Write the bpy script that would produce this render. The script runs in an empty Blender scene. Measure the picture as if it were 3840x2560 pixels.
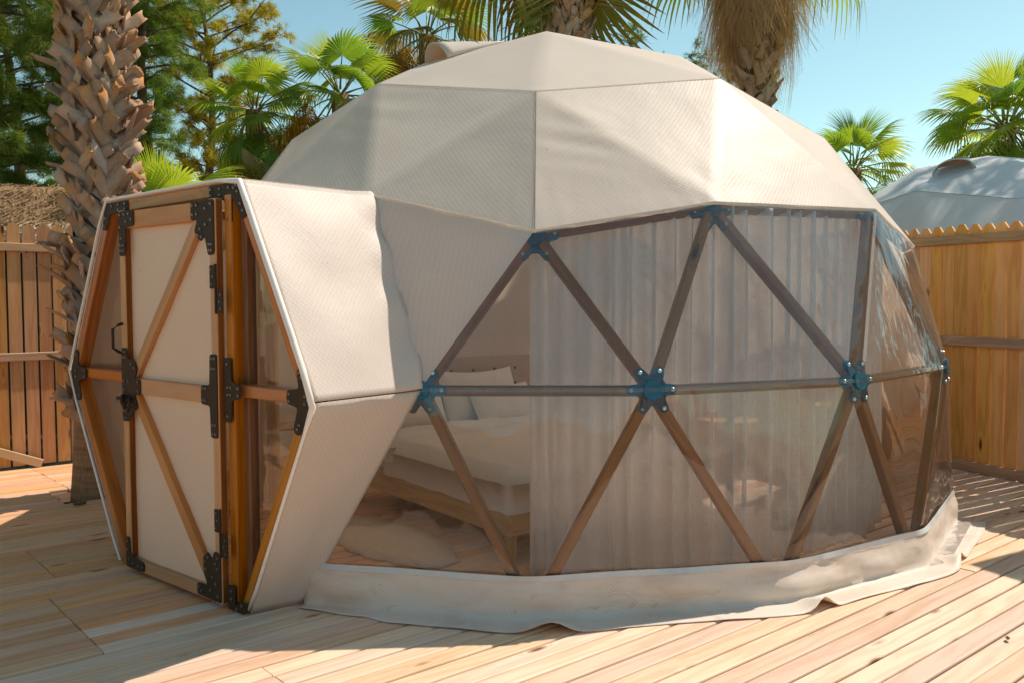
import bpy, math, random
import numpy as np
from mathutils import Vector, Matrix, noise as mnoise

random.seed(7)
rng = np.random.default_rng(11)
R = math.radians
scene = bpy.context.scene
C = scene.collection

# ------------------------------------------------------------------ camera
CAM = Vector((-0.359, -7.350, 1.567))
yaw, pit, rol = 0.0024, 0.0499, -0.003
X0 = Vector((math.cos(yaw), -math.sin(yaw), 0)); F0 = Vector((math.sin(yaw), math.cos(yaw), 0)); Zu = Vector((0, 0, 1))
FW = F0 * math.cos(pit) - Zu * math.sin(pit); UP0 = F0 * math.sin(pit) + Zu * math.cos(pit)
RT = X0 * math.cos(rol) + UP0 * math.sin(rol); UP = -X0 * math.sin(rol) + UP0 * math.cos(rol)
cd = bpy.data.cameras.new('camera'); cam = bpy.data.objects.new('camera', cd); C.objects.link(cam)
M = Matrix.Identity(4)
for i in range(3):
    M[i][0], M[i][1], M[i][2], M[i][3] = RT[i], UP[i], -FW[i], CAM[i]
cam.matrix_world = M
cd.sensor_fit = 'HORIZONTAL'; cd.sensor_width = 36; cd.lens = 31.524; cd.clip_end = 600; cd.clip_start = 0.05
scene.camera = cam

# ------------------------------------------------------------------ sky, sun, exposure
SUN = Vector((0.523, 0.317, 0.790)).normalized()
world = bpy.data.worlds.new('World'); scene.world = world; world.use_nodes = True
wn = world.node_tree.nodes; wl = world.node_tree.links
bg = wn['Background']
sky = wn.new('ShaderNodeTexSky'); sky.sky_type = 'NISHITA'; sky.sun_disc = False
sky.sun_elevation = math.asin(SUN.z); sky.sun_rotation = math.atan2(SUN.x, SUN.y)
sky.altitude = 0; sky.air_density = 0.9; sky.dust_density = 0.5; sky.ozone_density = 5.0
tint = wn.new('ShaderNodeMix'); tint.data_type = 'RGBA'; tint.blend_type = 'MULTIPLY'; tint.inputs['Factor'].default_value = 1.0
tint.inputs['B'].default_value = (0.87, 0.88, 0.595, 1)
wl.new(sky.outputs['Color'], tint.inputs['A']); wl.new(tint.outputs['Result'], bg.inputs['Color'])
bg.inputs['Strength'].default_value = 0.106
sl = bpy.data.lights.new('sun', 'SUN'); sl.energy = 2.45; sl.angle = R(0.53); sl.color = (1.0, 0.86, 0.725)
so = bpy.data.objects.new('sun', sl); C.objects.link(so); so.rotation_euler = (-SUN).to_track_quat('-Z', 'Y').to_euler()
so.location = (8, 6, 14)
scene.view_settings.view_transform = 'Standard'; scene.view_settings.look = 'None'
scene.view_settings.exposure = 1.14; scene.view_settings.gamma = 1.0
scene.render.engine = 'CYCLES'
scene.cycles.use_denoising = True
scene.cycles.max_bounces = 10; scene.cycles.transparent_max_bounces = 14
scene.cycles.diffuse_bounces = 5; scene.cycles.glossy_bounces = 2; scene.cycles.transmission_bounces = 4
scene.cycles.use_adaptive_sampling = True; scene.cycles.adaptive_threshold = 0.02
scene.cycles.caustics_reflective = False; scene.cycles.caustics_refractive = False

# ------------------------------------------------------------------ helpers
WM = {}
def link(o, parent=None, mw=None):
    C.objects.link(o)
    mw = mw if mw is not None else Matrix.Identity(4)
    WM[o.name] = mw
    if parent is not None:
        o.parent = parent
        o.matrix_basis = WM[parent.name].inverted() @ mw
    else:
        o.matrix_basis = mw
    return o
def mesh(name, V, F, smooth=False, uv=None, mats=None, mi=None):
    me = bpy.data.meshes.new(name)
    me.from_pydata([tuple(map(float, v)) for v in V] if not isinstance(V, np.ndarray) else V.tolist(), [], F if isinstance(F, list) else F.tolist())
    if smooth: me.polygons.foreach_set('use_smooth', [True] * len(me.polygons))
    if uv is not None:
        l = me.uv_layers.new(name='UVMap'); vi = np.zeros(len(me.loops), dtype=np.int32); me.loops.foreach_get('vertex_index', vi)
        l.data.foreach_set('uv', np.asarray(uv, dtype=np.float32)[vi].ravel())
    if mats:
        for m in (mats if isinstance(mats, (list, tuple)) else [mats]): me.materials.append(m)
    if mi is not None: me.polygons.foreach_set('material_index', mi)
    me.update(); return me
def obj(name, V, F, mat, parent=None, smooth=False, uv=None, mi=None, world=True):
    """world-space verts; stored relative to the parent's location"""
    if parent is not None:
        L = WM[parent.name].translation; mw = Matrix.Translation(L)
        V = np.asarray(V, dtype=float) - np.array(L)
    else:
        V = np.asarray(V, dtype=float); mw = Matrix.Identity(4)
    o = bpy.data.objects.new(name, mesh(name, V, F, smooth, uv, mat, mi))
    return link(o, parent, mw)
def topobj(name, V, F, mat, origin, smooth=False, uv=None, mi=None):
    V = np.asarray(V, dtype=float) - np.array(origin)
    o = bpy.data.objects.new(name, mesh(name, V, F, smooth, uv, mat, mi))
    return link(o, None, Matrix.Translation(Vector(origin)))
def piece(name, me, mw, parent=None):
    o = bpy.data.objects.new(name, me); return link(o, parent, mw)
def empty(name, loc):
    o = bpy.data.objects.new(name, None); o.empty_display_size = 0.2
    return link(o, None, Matrix.Translation(Vector(loc)))
def tag(o, label=None, cat=None, group=None, kind=None):
    if label: o['label'] = label
    if cat: o['category'] = cat
    if group: o['group'] = group
    if kind: o['kind'] = kind
    return o
def frame(o, x, y, z):
    m = Matrix.Identity(4)
    for i in range(3): m[i][0], m[i][1], m[i][2], m[i][3] = x[i], y[i], z[i], o[i]
    return m
def beam_mesh(name, L, w, h, ch, mat):
    """length along X from 0, chamfered section w (Y) by h (Z), centred"""
    a, b = w / 2, h / 2
    prof = [(-a + ch, -b), (a - ch, -b), (a, -b + ch), (a, b - ch), (a - ch, b), (-a + ch, b), (-a, b - ch), (-a, -b + ch)]
    V = [(x, y, z) for x in (0, L) for y, z in prof]
    F = [[i, (i + 1) % 8, 8 + (i + 1) % 8, 8 + i] for i in range(8)] + [list(range(7, -1, -1)), list(range(8, 16))]
    return mesh(name, V, F, mats=mat)
def beam(name, p, q, w, h, up, mat, parent=None, ch=0.006):
    p, q, up = Vector(p), Vector(q), Vector(up)
    x = (q - p); L = x.length; x.normalize()
    y = up.cross(x).normalized(); z = x.cross(y)
    return piece(name, beam_mesh(name, L, w, h, ch, mat), frame(p, x, y, z), parent)
def tube(pts, rad, seg=8, cap=True):
    pts = [Vector(p) for p in pts]; V = []; F = []
    n = len(pts); ref = Vector((0.13, 0.31, 0.94))
    for i, p in enumerate(pts):
        d = (pts[min(i + 1, n - 1)] - pts[max(i - 1, 0)]).normalized()
        if abs(d.dot(ref)) > 0.97: ref = Vector((1, 0.1, 0))
        a = d.cross(ref).normalized(); b = d.cross(a)
        r = rad[i] if hasattr(rad, '__len__') else rad
        for k in range(seg):
            t = 2 * math.pi * k / seg
            V.append(p + a * (math.cos(t) * r) + b * (math.sin(t) * r))
    for i in range(n - 1):
        for k in range(seg):
            F.append([i * seg + k, i * seg + (k + 1) % seg, (i + 1) * seg + (k + 1) % seg, (i + 1) * seg + k])
    if cap: F += [list(range(seg - 1, -1, -1)), list(range((n - 1) * seg, n * seg))]
    return [tuple(v) for v in V], F
def join(parts):
    V = []; F = []
    for v, f in parts:
        o = len(V); V += list(v); F += [[i + o for i in q] for q in f]
    return V, F
def bolt_geo(c, n, r=0.011, h=0.008, seg=8):
    c, n = Vector(c), Vector(n).normalized()
    a = n.cross(Vector((0.3, 0.2, 0.9))).normalized(); b = n.cross(a)
    V = []; F = []
    for rr, hh in ((r, -0.002), (r, h * 0.5), (r * 0.55, h)):
        for k in range(seg):
            t = 2 * math.pi * k / seg; V.append(tuple(c + a * (rr * math.cos(t)) + b * (rr * math.sin(t)) + n * hh))
    for i in range(2):
        for k in range(seg): F.append([i * seg + k, i * seg + (k + 1) % seg, (i + 1) * seg + (k + 1) % seg, (i + 1) * seg + k])
    F.append(list(range(2 * seg, 3 * seg)))
    return V, F
def prism(poly, o, ax, ay, az, t):
    """2-d polygon extruded t along az from o"""
    o, ax, ay, az = Vector(o), Vector(ax), Vector(ay), Vector(az)
    n = len(poly); V = [tuple(o + ax * x + ay * y) for x, y in poly] + [tuple(o + ax * x + ay * y + az * t) for x, y in poly]
    F = [list(range(n - 1, -1, -1)), list(range(n, 2 * n))] + [[i, (i + 1) % n, n + (i + 1) % n, n + i] for i in range(n)]
    return V, F

# ------------------------------------------------------------------ materials
class NT:
    def __init__(s, name):
        s.m = bpy.data.materials.new(name); s.m.use_nodes = True; s.t = s.m.node_tree; s.n = s.t.nodes; s.l = s.t.links
        s.n.clear(); s.out = s.n.new('ShaderNodeOutputMaterial')
    def new(s, t, **k):
        n = s.n.new('ShaderNode' + t)
        for a, b in k.items():
            if a.startswith('i_'):
                key = a[2:]; key = int(key) if key.isdigit() else key.replace('_', ' ')
                s.put(n.inputs[key], b)
            else: setattr(n, a, b)
        return n
    def put(s, inp, v):
        if hasattr(v, 'is_output') or isinstance(v, bpy.types.NodeSocket): s.l.new(v, inp)
        elif isinstance(v, (tuple, list)) and len(v) == 3 and inp.type == 'RGBA': inp.default_value = (*v, 1)
        else: inp.default_value = v
    def math(s, op, a, b=None, c=None, clamp=False):
        n = s.n.new('ShaderNodeMath'); n.operation = op; n.use_clamp = clamp
        s.put(n.inputs[0], a)
        if b is not None: s.put(n.inputs[1], b)
        if c is not None: s.put(n.inputs[2], c)
        return n.outputs[0]
    def mix(s, f, a, b, mode='MIX'):
        n = s.n.new('ShaderNodeMix'); n.data_type = 'RGBA'; n.blend_type = mode
        s.put(n.inputs['Factor'], f); s.put(n.inputs['A'], a if not (isinstance(a, tuple) and len(a) == 3) else (*a, 1)); s.put(n.inputs['B'], b if not (isinstance(b, tuple) and len(b) == 3) else (*b, 1))
        return n.outputs['Result']
    def ramp(s, f, stops):
        n = s.n.new('ShaderNodeValToRGB'); e = n.color_ramp.elements
        while len(e) < len(stops): e.new(0.5)
        for i, (p, c) in enumerate(stops): e[i].position = p; e[i].color = (*c, 1) if len(c) == 3 else c
        s.put(n.inputs[0], f); return n.outputs[0]
    def coord(s, kind='Object'): return s.new('TexCoord').outputs[kind]
    def mapping(s, v, scale=(1, 1, 1), loc=(0, 0, 0), rot=(0, 0, 0)):
        n = s.n.new('ShaderNodeMapping'); s.put(n.inputs['Vector'], v); n.inputs['Scale'].default_value = scale; n.inputs['Location'].default_value = loc; n.inputs['Rotation'].default_value = rot
        return n.outputs[0]
    def noise(s, v, scale=5, detail=4, rough=0.55, dist=0.0):
        n = s.n.new('ShaderNodeTexNoise'); s.put(n.inputs['Vector'], v); n.inputs['Scale'].default_value = scale; n.inputs['Detail'].default_value = detail; n.inputs['Roughness'].default_value = rough; n.inputs['Distortion'].default_value = dist
        return n.outputs['Fac']
    def bump(s, h, strength=0.3, dist=0.01, normal=None):
        n = s.n.new('ShaderNodeBump'); n.inputs['Strength'].default_value = strength; n.inputs['Distance'].default_value = dist; s.put(n.inputs['Height'], h)
        if normal is not None: s.l.new(normal, n.inputs['Normal'])
        return n.outputs[0]
    def principled(s, color, rough=0.6, spec=0.4, normal=None, metallic=0.0, coat=0.0):
        n = s.n.new('ShaderNodeBsdfPrincipled'); s.put(n.inputs['Base Color'], color if not (isinstance(color, tuple) and len(color) == 3) else (*color, 1))
        s.put(n.inputs['Roughness'], rough); n.inputs['Specular IOR Level'].default_value = spec; s.put(n.inputs['Metallic'], metallic); n.inputs['Coat Weight'].default_value = coat
        if normal is not None: s.l.new(normal, n.inputs['Normal'])
        return n.outputs[0]
    def mixsh(s, f, a, b):
        n = s.n.new('ShaderNodeMixShader'); s.put(n.inputs[0], f); s.l.new(a, n.inputs[1]); s.l.new(b, n.inputs[2]); return n.outputs[0]
    def done(s, sh): s.l.new(sh, s.out.inputs['Surface']); return s.m

def wood(name, light, dark, knot, rough=0.6, spec=0.3, vary=0.22, knots=1.0, coat=0.0, stain=None, ring=26.0, bumpk=0.25):
    t = NT(name); oi = t.new('ObjectInfo')
    off = t.math('MULTIPLY', oi.outputs['Random'], 83.0)
    cb = t.new('CombineXYZ'); t.put(cb.inputs[0], off); t.put(cb.inputs[1], t.math('MULTIPLY', off, 0.37)); t.put(cb.inputs[2], t.math('MULTIPLY', off, 0.71))
    va = t.new('VectorMath', operation='ADD'); t.put(va.inputs[0], t.coord('Object')); t.put(va.inputs[1], cb.outputs[0]); v = va.outputs[0]
    # knots (sparse cells stretched along the board)
    vo = t.new('TexVoronoi'); t.put(vo.inputs['Vector'], t.mapping(v, (2.1, 7.0, 0.001))); vo.inputs['Scale'].default_value = 1.0; vo.inputs['Randomness'].default_value = 1.0
    d = vo.outputs['Distance']
    sel = t.math('GREATER_THAN', vo.outputs['Color'], 0.45)
    near = t.math('MULTIPLY', t.math('SUBTRACT', 1.0, t.math('MULTIPLY', d, 3.4), clamp=True), sel)
    warp = t.math('MULTIPLY', t.math('POWER', near, 2.0), 0.9)
    g0 = t.noise(t.mapping(v, (0.9, 9, 9)), 1.0, 3, 0.5)
    sx = t.new('SeparateXYZ'); t.put(sx.inputs[0], v)
    phase = t.math('ADD', t.math('MULTIPLY', t.math('ADD', sx.outputs[1], sx.outputs[2]), ring), t.math('MULTIPLY', t.math('ADD', g0, warp), 9.0))
    rings = t.math('MULTIPLY_ADD', t.math('SINE', t.math('MULTIPLY', phase, 3.0)), 0.5, 0.5)
    fine = t.noise(t.mapping(v, (5, 210, 210)), 1.0, 3, 0.6)
    patch = t.noise(t.mapping(v, (1.6, 3.2, 3.2)), 1.0, 3, 0.6)
    f = t.math('ADD', t.math('MULTIPLY', t.math('POWER', rings, 2.0), 0.30), t.math('ADD', t.math('MULTIPLY', fine, 0.30), t.math('MULTIPLY', patch, 0.34)))
    col = t.ramp(f, [(0.28, light), (0.95, dark)])
    if stain: col = t.mix(t.math('MULTIPLY', t.math('SUBTRACT', t.noise(t.mapping(v, (0.8, 5, 5), loc=(7, 3, 1)), 1.0, 4, 0.65), 0.52, clamp=True), 3.2, clamp=True), col, stain)
    kf = t.math('MULTIPLY', t.math('MULTIPLY', t.math('SUBTRACT', 0.155, d, clamp=True), 11.0, clamp=True), t.math('MULTIPLY', sel, knots))
    col = t.mix(t.math('MULTIPLY', t.math('SUBTRACT', t.math('POWER', near, 3.0), 0.12, clamp=True), 0.55 * knots), col, dark)
    col = t.mix(kf, col, knot)
    br = t.math('MULTIPLY_ADD', oi.outputs['Random'], vary, 1.0 - vary * 0.5)
    hs = t.new('HueSaturation'); t.put(hs.inputs['Color'], col); t.put(hs.inputs['Value'], br)
    r2 = t.math('FRACT', t.math('MULTIPLY', oi.outputs['Random'], 17.31)); t.put(hs.inputs['Saturation'], t.math('MULTIPLY_ADD', r2, 0.3, 0.85))
    t.put(hs.inputs['Hue'], t.math('MULTIPLY_ADD', t.math('FRACT', t.math('MULTIPLY', oi.outputs['Random'], 7.7)), 0.014, 0.493))
    nb = t.bump(fine, bumpk, 0.0025)
    return t.done(t.principled(hs.outputs[0], rough, spec, nb, coat=coat))

M_deck = wood('deck_wood', (0.78, 0.56, 0.415), (0.59, 0.385, 0.26), (0.18, 0.075, 0.03), rough=0.62, stain=(0.50, 0.30, 0.15), vary=0.26)
M_deck2 = wood('weathered_shade_deck_wood', (0.75, 0.44, 0.25), (0.55, 0.28, 0.14), (0.14, 0.055, 0.02), rough=0.62, stain=(0.58, 0.36, 0.22), vary=0.24)  # browner left boards; warm shade tone put into the colour too
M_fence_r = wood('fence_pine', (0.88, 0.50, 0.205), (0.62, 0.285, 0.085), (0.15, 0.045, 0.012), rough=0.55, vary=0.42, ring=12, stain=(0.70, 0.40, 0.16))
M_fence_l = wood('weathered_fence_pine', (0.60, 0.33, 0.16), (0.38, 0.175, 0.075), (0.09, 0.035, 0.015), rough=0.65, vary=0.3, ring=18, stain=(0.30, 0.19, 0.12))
M_rail = wood('fence_rail_wood', (0.52, 0.36, 0.23), (0.32, 0.20, 0.115), (0.08, 0.04, 0.02), rough=0.75, vary=0.2, stain=(0.27, 0.22, 0.18))
M_frame = wood('stained_frame_wood', (0.47, 0.165, 0.028), (0.24, 0.07, 0.011), (0.05, 0.014, 0.004), rough=0.36, spec=0.45, vary=0.2, ring=30, bumpk=0.12)
M_door = wood('stained_door_wood', (0.53, 0.245, 0.072), (0.39, 0.155, 0.038), (0.10, 0.035, 0.01), rough=0.4, spec=0.45, vary=0.12, ring=14, knots=0.5, bumpk=0.1)
M_strut = wood('stained_strut_wood', (0.46, 0.205, 0.07), (0.28, 0.11, 0.033), (0.045, 0.015, 0.006), rough=0.45, spec=0.4, vary=0.25, ring=30)
M_ply = wood('plywood_edge', (0.22, 0.09, 0.03), (0.10, 0.035, 0.012), (0.05, 0.02, 0.01), rough=0.5, knots=0.0)
M_pine = wood('light_pine_furniture', (0.62, 0.40, 0.20), (0.42, 0.23, 0.09), (0.20, 0.09, 0.03), rough=0.5, vary=0.12)

def cover_mat(name, base, rough=0.48, spec=0.3, trans=0.16, pat=0.055, cell=0.0155, stain=None, uvs=1.0):
    t = NT(name); uv = t.coord('UV'); s = t.new('SeparateXYZ'); t.put(s.inputs[0], uv)
    k = math.pi / cell
    p = t.math('MULTIPLY', t.math('SINE', t.math('MULTIPLY', s.outputs[0], k)), t.math('SINE', t.math('MULTIPLY', s.outputs[1], k)))
    p2 = t.math('MULTIPLY_ADD', t.math('SMOOTH_MIN', t.math('MULTIPLY', p, 2.2), 1.0, 0.4), 0.5, 0.5)
    o = t.coord('Object')
    big = t.noise(o, 1.7, 4, 0.6); sm = t.noise(o, 38, 2, 0.5)
    dark = tuple(c * (1 - pat * 2.2) for c in base)
    col = t.mix(p2, dark, base)
    col = t.mix(t.math('MULTIPLY', t.math('SUBTRACT', big, 0.45, clamp=True), 0.9), col, tuple(c * k2 for c, k2 in zip(base, (0.86, 0.83, 0.79))))
    spk = t.math('GREATER_THAN', t.noise(o, 75, 1, 0.3), 0.80)
    col = t.mix(t.math('MULTIPLY', spk, 0.5), col, (0.22, 0.17, 0.11))
    if stain:
        z = t.new('SeparateXYZ'); t.put(z.inputs[0], o)
        n1 = t.noise(t.mapping(o, (1, 1, 3.0)), 2.6, 5, 0.62, 0.4)
        low = t.math('MULTIPLY', t.math('SUBTRACT', n1, 0.47, clamp=True), 5.0, clamp=True)
        col = t.mix(t.math('MULTIPLY', low, 0.32), col, stain)
        n2 = t.noise(t.mapping(o, (1, 1, 2), loc=(5, 2, 0)), 6.5, 4, 0.6, 0.8)
        col = t.mix(t.math('MULTIPLY', t.math('MULTIPLY', t.math('SUBTRACT', n2, 0.60, clamp=True), 8.0, clamp=True), 0.3), col, tuple(c * 0.62 for c in stain))
    wr = t.noise(t.mapping(o, (1, 1, 1)), 3.1, 3, 0.5, 0.3)
    nb = t.bump(p2, 0.09, 0.0025); nb = t.bump(t.math('ADD', wr, t.math('MULTIPLY', sm, 0.05)), 0.10, 0.05, nb)
    a = t.principled(col, rough, spec, nb)
    tr = t.new('BsdfTranslucent'); t.put(tr.inputs[0], t.mix(1.0, col, (1.0, 0.90, 0.78), 'MULTIPLY'))
    return t.done(t.mixsh(trans, a, tr.outputs[0]))
M_cover = cover_mat('tent_canvas', (0.77, 0.685, 0.60), trans=0.26, pat=0.024)
M_cover2 = cover_mat('white_tent_canvas', (0.80, 0.73, 0.67), trans=0.34, pat=0.025, cell=0.017)
M_skirt = cover_mat('skirt_canvas', (0.82, 0.73, 0.64), trans=0.14, pat=0.03, stain=(0.52, 0.31, 0.15), cell=0.012)
M_doorpanel = cover_mat('warm_glow_door_canvas', (0.93, 0.76, 0.61), trans=0.34, pat=0.025, cell=0.016)  # warm bounce glow on the door put into the canvas colour
M_cover_far = cover_mat('shade_grey_tent_canvas', (0.66, 0.68, 0.70), trans=0.08, pat=0.01, cell=0.05)  # blue-grey of the tree shade put into the canvas colour

def pvc(name, haze0, haze1, tintc=(0.975, 0.98, 0.985), rough=0.035, wav=0.5):
    t = NT(name); o = t.coord('Object')
    n1 = t.noise(t.mapping(o, (1, 1, 0.6)), 2.2, 3, 0.5, 0.5); n2 = t.noise(t.mapping(o, (1, 1, 0.25)), 9, 3, 0.5)
    nb = t.bump(t.math('ADD', t.math('MULTIPLY', n1, 1.0), t.math('MULTIPLY', n2, 0.14)), wav, 0.12)
    scr = t.noise(t.mapping(o, (60, 60, 1.2)), 1.0, 2, 0.6); blot = t.noise(o, 2.6, 5, 0.65, 0.6)
    speck = t.math('MULTIPLY', t.math('GREATER_THAN', t.noise(o, 120, 1, 0.4), 0.74), 0.25)
    hz = t.math('ADD', t.math('ADD', haze0, t.math('MULTIPLY', t.math('POWER', blot, 2.0), haze1)), t.math('MULTIPLY', t.math('POWER', scr, 3.0), haze1 * 0.9))
    hz = t.math('ADD', hz, t.math('MULTIPLY', speck, haze1), clamp=True)
    tr = t.new('BsdfTransparent'); tr.inputs[0].default_value = (*tintc, 1)
    gl = t.new('BsdfGlossy'); gl.inputs[0].default_value = (1, 1, 1, 1); gl.inputs['Roughness'].default_value = rough; t.l.new(nb, gl.inputs['Normal'])
    fr = t.new('Fresnel'); fr.inputs[0].default_value = 1.62; t.l.new(nb, fr.inputs['Normal'])
    fac = t.math('MULTIPLY', fr.outputs[0], 0.95, clamp=True)
    base = t.mixsh(fac, tr.outputs[0], gl.outputs[0])
    df = t.new('BsdfDiffuse'); df.inputs[0].default_value = (0.80, 0.80, 0.80, 1)
    tl = t.new('BsdfTranslucent'); tl.inputs[0].default_value = (0.80, 0.79, 0.78, 1)
    hzs = t.mixsh(0.5, df.outputs[0], tl.outputs[0])
    return t.done(t.mixsh(hz, base, hzs))
M_pvc_up = pvc('clear_vinyl_upper', 0.03, 0.14, wav=0.28)
M_pvc_lo = pvc('clear_vinyl_lower', 0.012, 0.07, wav=0.055)
M_tapec = pvc('clear_vinyl_seam', 0.38, 0.25, wav=0.3)
M_pvc_win = pvc('clear_vinyl_window', 0.02, 0.05, wav=0.2)

def simple(name, col, rough=0.5, spec=0.5, metallic=0.0, n_scale=None, n_amt=0.3, bump=0.0, bscale=30, trans=0.0):
    t = NT(name); c = col; o = t.coord('Object'); nb = None
    if n_scale: c = t.mix(t.noise(o, n_scale, 4, 0.6), tuple(v * (1 - n_amt) for v in col), tuple(min(1, v * (1 + n_amt)) for v in col))
    if bump: nb = t.bump(t.noise(o, bscale, 3, 0.6), bump, 0.01)
    a = t.principled(c, rough, spec, nb, metallic)
    if trans:
        tr = t.new('BsdfTranslucent'); t.put(tr.inputs[0], c if not isinstance(c, tuple) else (*c, 1)); a = t.mixsh(trans, a, tr.outputs[0])
    return t.done(a)
M_hub = simple('teal_hub_steel', (0.014, 0.115, 0.185), 0.35, 0.5, 0.2, 18, 0.4)
M_bolt = simple('pale_bolt_steel', (0.45, 0.58, 0.63), 0.3, 0.5, 0.6)
M_black = simple('dark_bracket_steel', (0.045, 0.027, 0.016), 0.6, 0.18, 0.0, 14, 0.35)
M_blackbolt = simple('dark_bolt_steel', (0.16, 0.14, 0.125), 0.3, 0.5, 0.8)
M_tape = simple('grey_tape', (0.55, 0.60, 0.63), 0.4, 0.5, 0, 12, 0.12)
M_piping = simple('white_piping', (0.78, 0.74, 0.70), 0.45, 0.3, 0, 10, 0.08)
M_seam = simple('seam_thread', (0.23, 0.19, 0.15), 0.8)
M_linen = simple('white_linen', (0.78, 0.75, 0.73), 0.9, 0.2, 0, 6, 0.05, 0.25, 9, 0.1)
M_rug = simple('cream_rug', (0.70, 0.62, 0.52), 0.95, 0.1, 0, 40, 0.15, 0.3, 60)
M_headb = simple('tufted_headboard', (0.46, 0.33, 0.23), 0.8, 0.2, 0, 10, 0.15)
M_under = simple('under_deck_soil', (0.035, 0.028, 0.022), 0.95, 0.1, 0, 3, 0.4)
M_ground = simple('dry_garden_soil', (0.40, 0.32, 0.23), 0.95, 0.1, 0, 0.8, 0.4, 0.5, 6)
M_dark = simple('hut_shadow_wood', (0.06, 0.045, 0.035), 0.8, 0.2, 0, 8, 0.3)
M_green = simple('green_glass', (0.03, 0.30, 0.18), 0.2)

def curtain_mat(name, col, alpha, weave=True):
    t = NT(name); o = t.coord('UV')
    w1 = t.noise(t.mapping(o, (260, 14, 1)), 1.0, 2, 0.5); w2 = t.noise(t.mapping(o, (20, 300, 1)), 1.0, 2, 0.5)
    a = t.math('ADD', alpha, t.math('MULTIPLY', t.math('SUBTRACT', t.math('ADD', w1, w2), 1.0), 0.35), clamp=True)
    lw = t.new('LayerWeight'); lw.inputs[0].default_value = 0.5
    cosv = t.math('MAXIMUM', t.math('SUBTRACT', 1.0, lw.outputs['Facing']), 0.10)
    a = t.math('SUBTRACT', 1.0, t.math('POWER', t.math('SUBTRACT', 1.0, a, clamp=True), t.math('DIVIDE', 1.0, cosv)))
    tr = t.new('BsdfTransparent'); df = t.new('BsdfDiffuse'); tl = t.new('BsdfTranslucent')
    df.inputs[0].default_value = (*col, 1); tl.inputs[0].default_value = (*col, 1)
    return t.done(t.mixsh(a, tr.outputs[0], t.mixsh(0.28, df.outputs[0], tl.outputs[0])))
M_sheer = curtain_mat('sheer_curtain', (1.0, 0.985, 0.97), 0.76)
M_hem = curtain_mat('sheer_hem', (0.88, 0.85, 0.82), 0.80)
M_drape = curtain_mat('linen_drape', (0.72, 0.58, 0.42), 0.93)

def leaf_mat(name, base, var, trans=0.35, rough=0.4, spec=0.4, tipc=None):
    t = NT(name); oi = t.new('ObjectInfo'); o = t.coord('Object')
    f = t.math('ADD', t.math('MULTIPLY', t.noise(o, 1.9, 3, 0.6), 0.7), t.math('MULTIPLY', oi.outputs['Random'], 0.5))
    col = t.ramp(f, [(0.3, base), (0.85, var)])
    if tipc:
        uv = t.new('SeparateXYZ'); t.put(uv.inputs[0], t.coord('UV'))
        n = t.noise(o, 9, 2, 0.5)
        col = t.mix(t.math('MULTIPLY', t.math('SUBTRACT', t.math('ADD', uv.outputs[0], t.math('MULTIPLY', n, 0.3)), 0.95, clamp=True), 3.5, clamp=True), col, tipc)
    a = t.principled(col, rough, spec)
    tr = t.new('BsdfTranslucent'); t.put(tr.inputs[0], t.mix(1.0, col, (1.5, 1.35, 0.6), 'MULTIPLY'))
    return t.done(t.mixsh(trans, a, tr.outputs[0]))
M_fan = leaf_mat('fan_leaf_green', (0.11, 0.25, 0.03), (0.31, 0.40, 0.05), 0.55, 0.35, 0.5, (0.30, 0.20, 0.05))
M_fan_old = leaf_mat('fan_leaf_yellowing', (0.15, 0.17, 0.025), (0.36, 0.20, 0.03), 0.35, 0.45, 0.3, (0.30, 0.16, 0.05))
M_fan_dead = leaf_mat('fan_leaf_dead', (0.46, 0.32, 0.19), (0.62, 0.46, 0.29), 0.4, 0.7, 0.2)
M_fan_hang = leaf_mat('fan_leaf_dead_grey', (0.14, 0.10, 0.07), (0.25, 0.18, 0.12), 0.2, 0.8, 0.1)
M_stalk = simple('leaf_stalk', (0.20, 0.24, 0.06), 0.45, 0.4, 0, 5, 0.3)
M_needle = leaf_mat('pine_needles_dark', (0.07, 0.15, 0.03), (0.17, 0.25, 0.05), 0.45, 0.5, 0.3)
M_needle_b = leaf_mat('pine_needles_bright', (0.13, 0.23, 0.04), (0.28, 0.36, 0.08), 0.48, 0.5, 0.3)
M_needle_y = leaf_mat('pine_needles_yellow', (0.24, 0.25, 0.025), (0.44, 0.38, 0.045), 0.5, 0.5, 0.3)
M_bark = simple('pine_bark', (0.14, 0.095, 0.07), 0.9, 0.1, 0, 7, 0.4, 0.6, 18)
def straw_mat():
    t = NT('thatch_straw'); v = t.coord('Object'); f = t.noise(v, 22, 3, 0.7)
    col = t.ramp(t.math('ADD', t.math('MULTIPLY', f, 0.7), t.math('MULTIPLY', t.noise(v, 2.5, 3, 0.6), 0.4)), [(0.3, (0.20, 0.115, 0.055)), (0.8, (0.48, 0.33, 0.19))])
    return t.done(t.principled(col, 0.85, 0.15))
M_straw = straw_mat()
M_straw_pale = simple('pale_straw', (0.55, 0.44, 0.31), 0.8, 0.2, 0, 25, 0.3)
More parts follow.
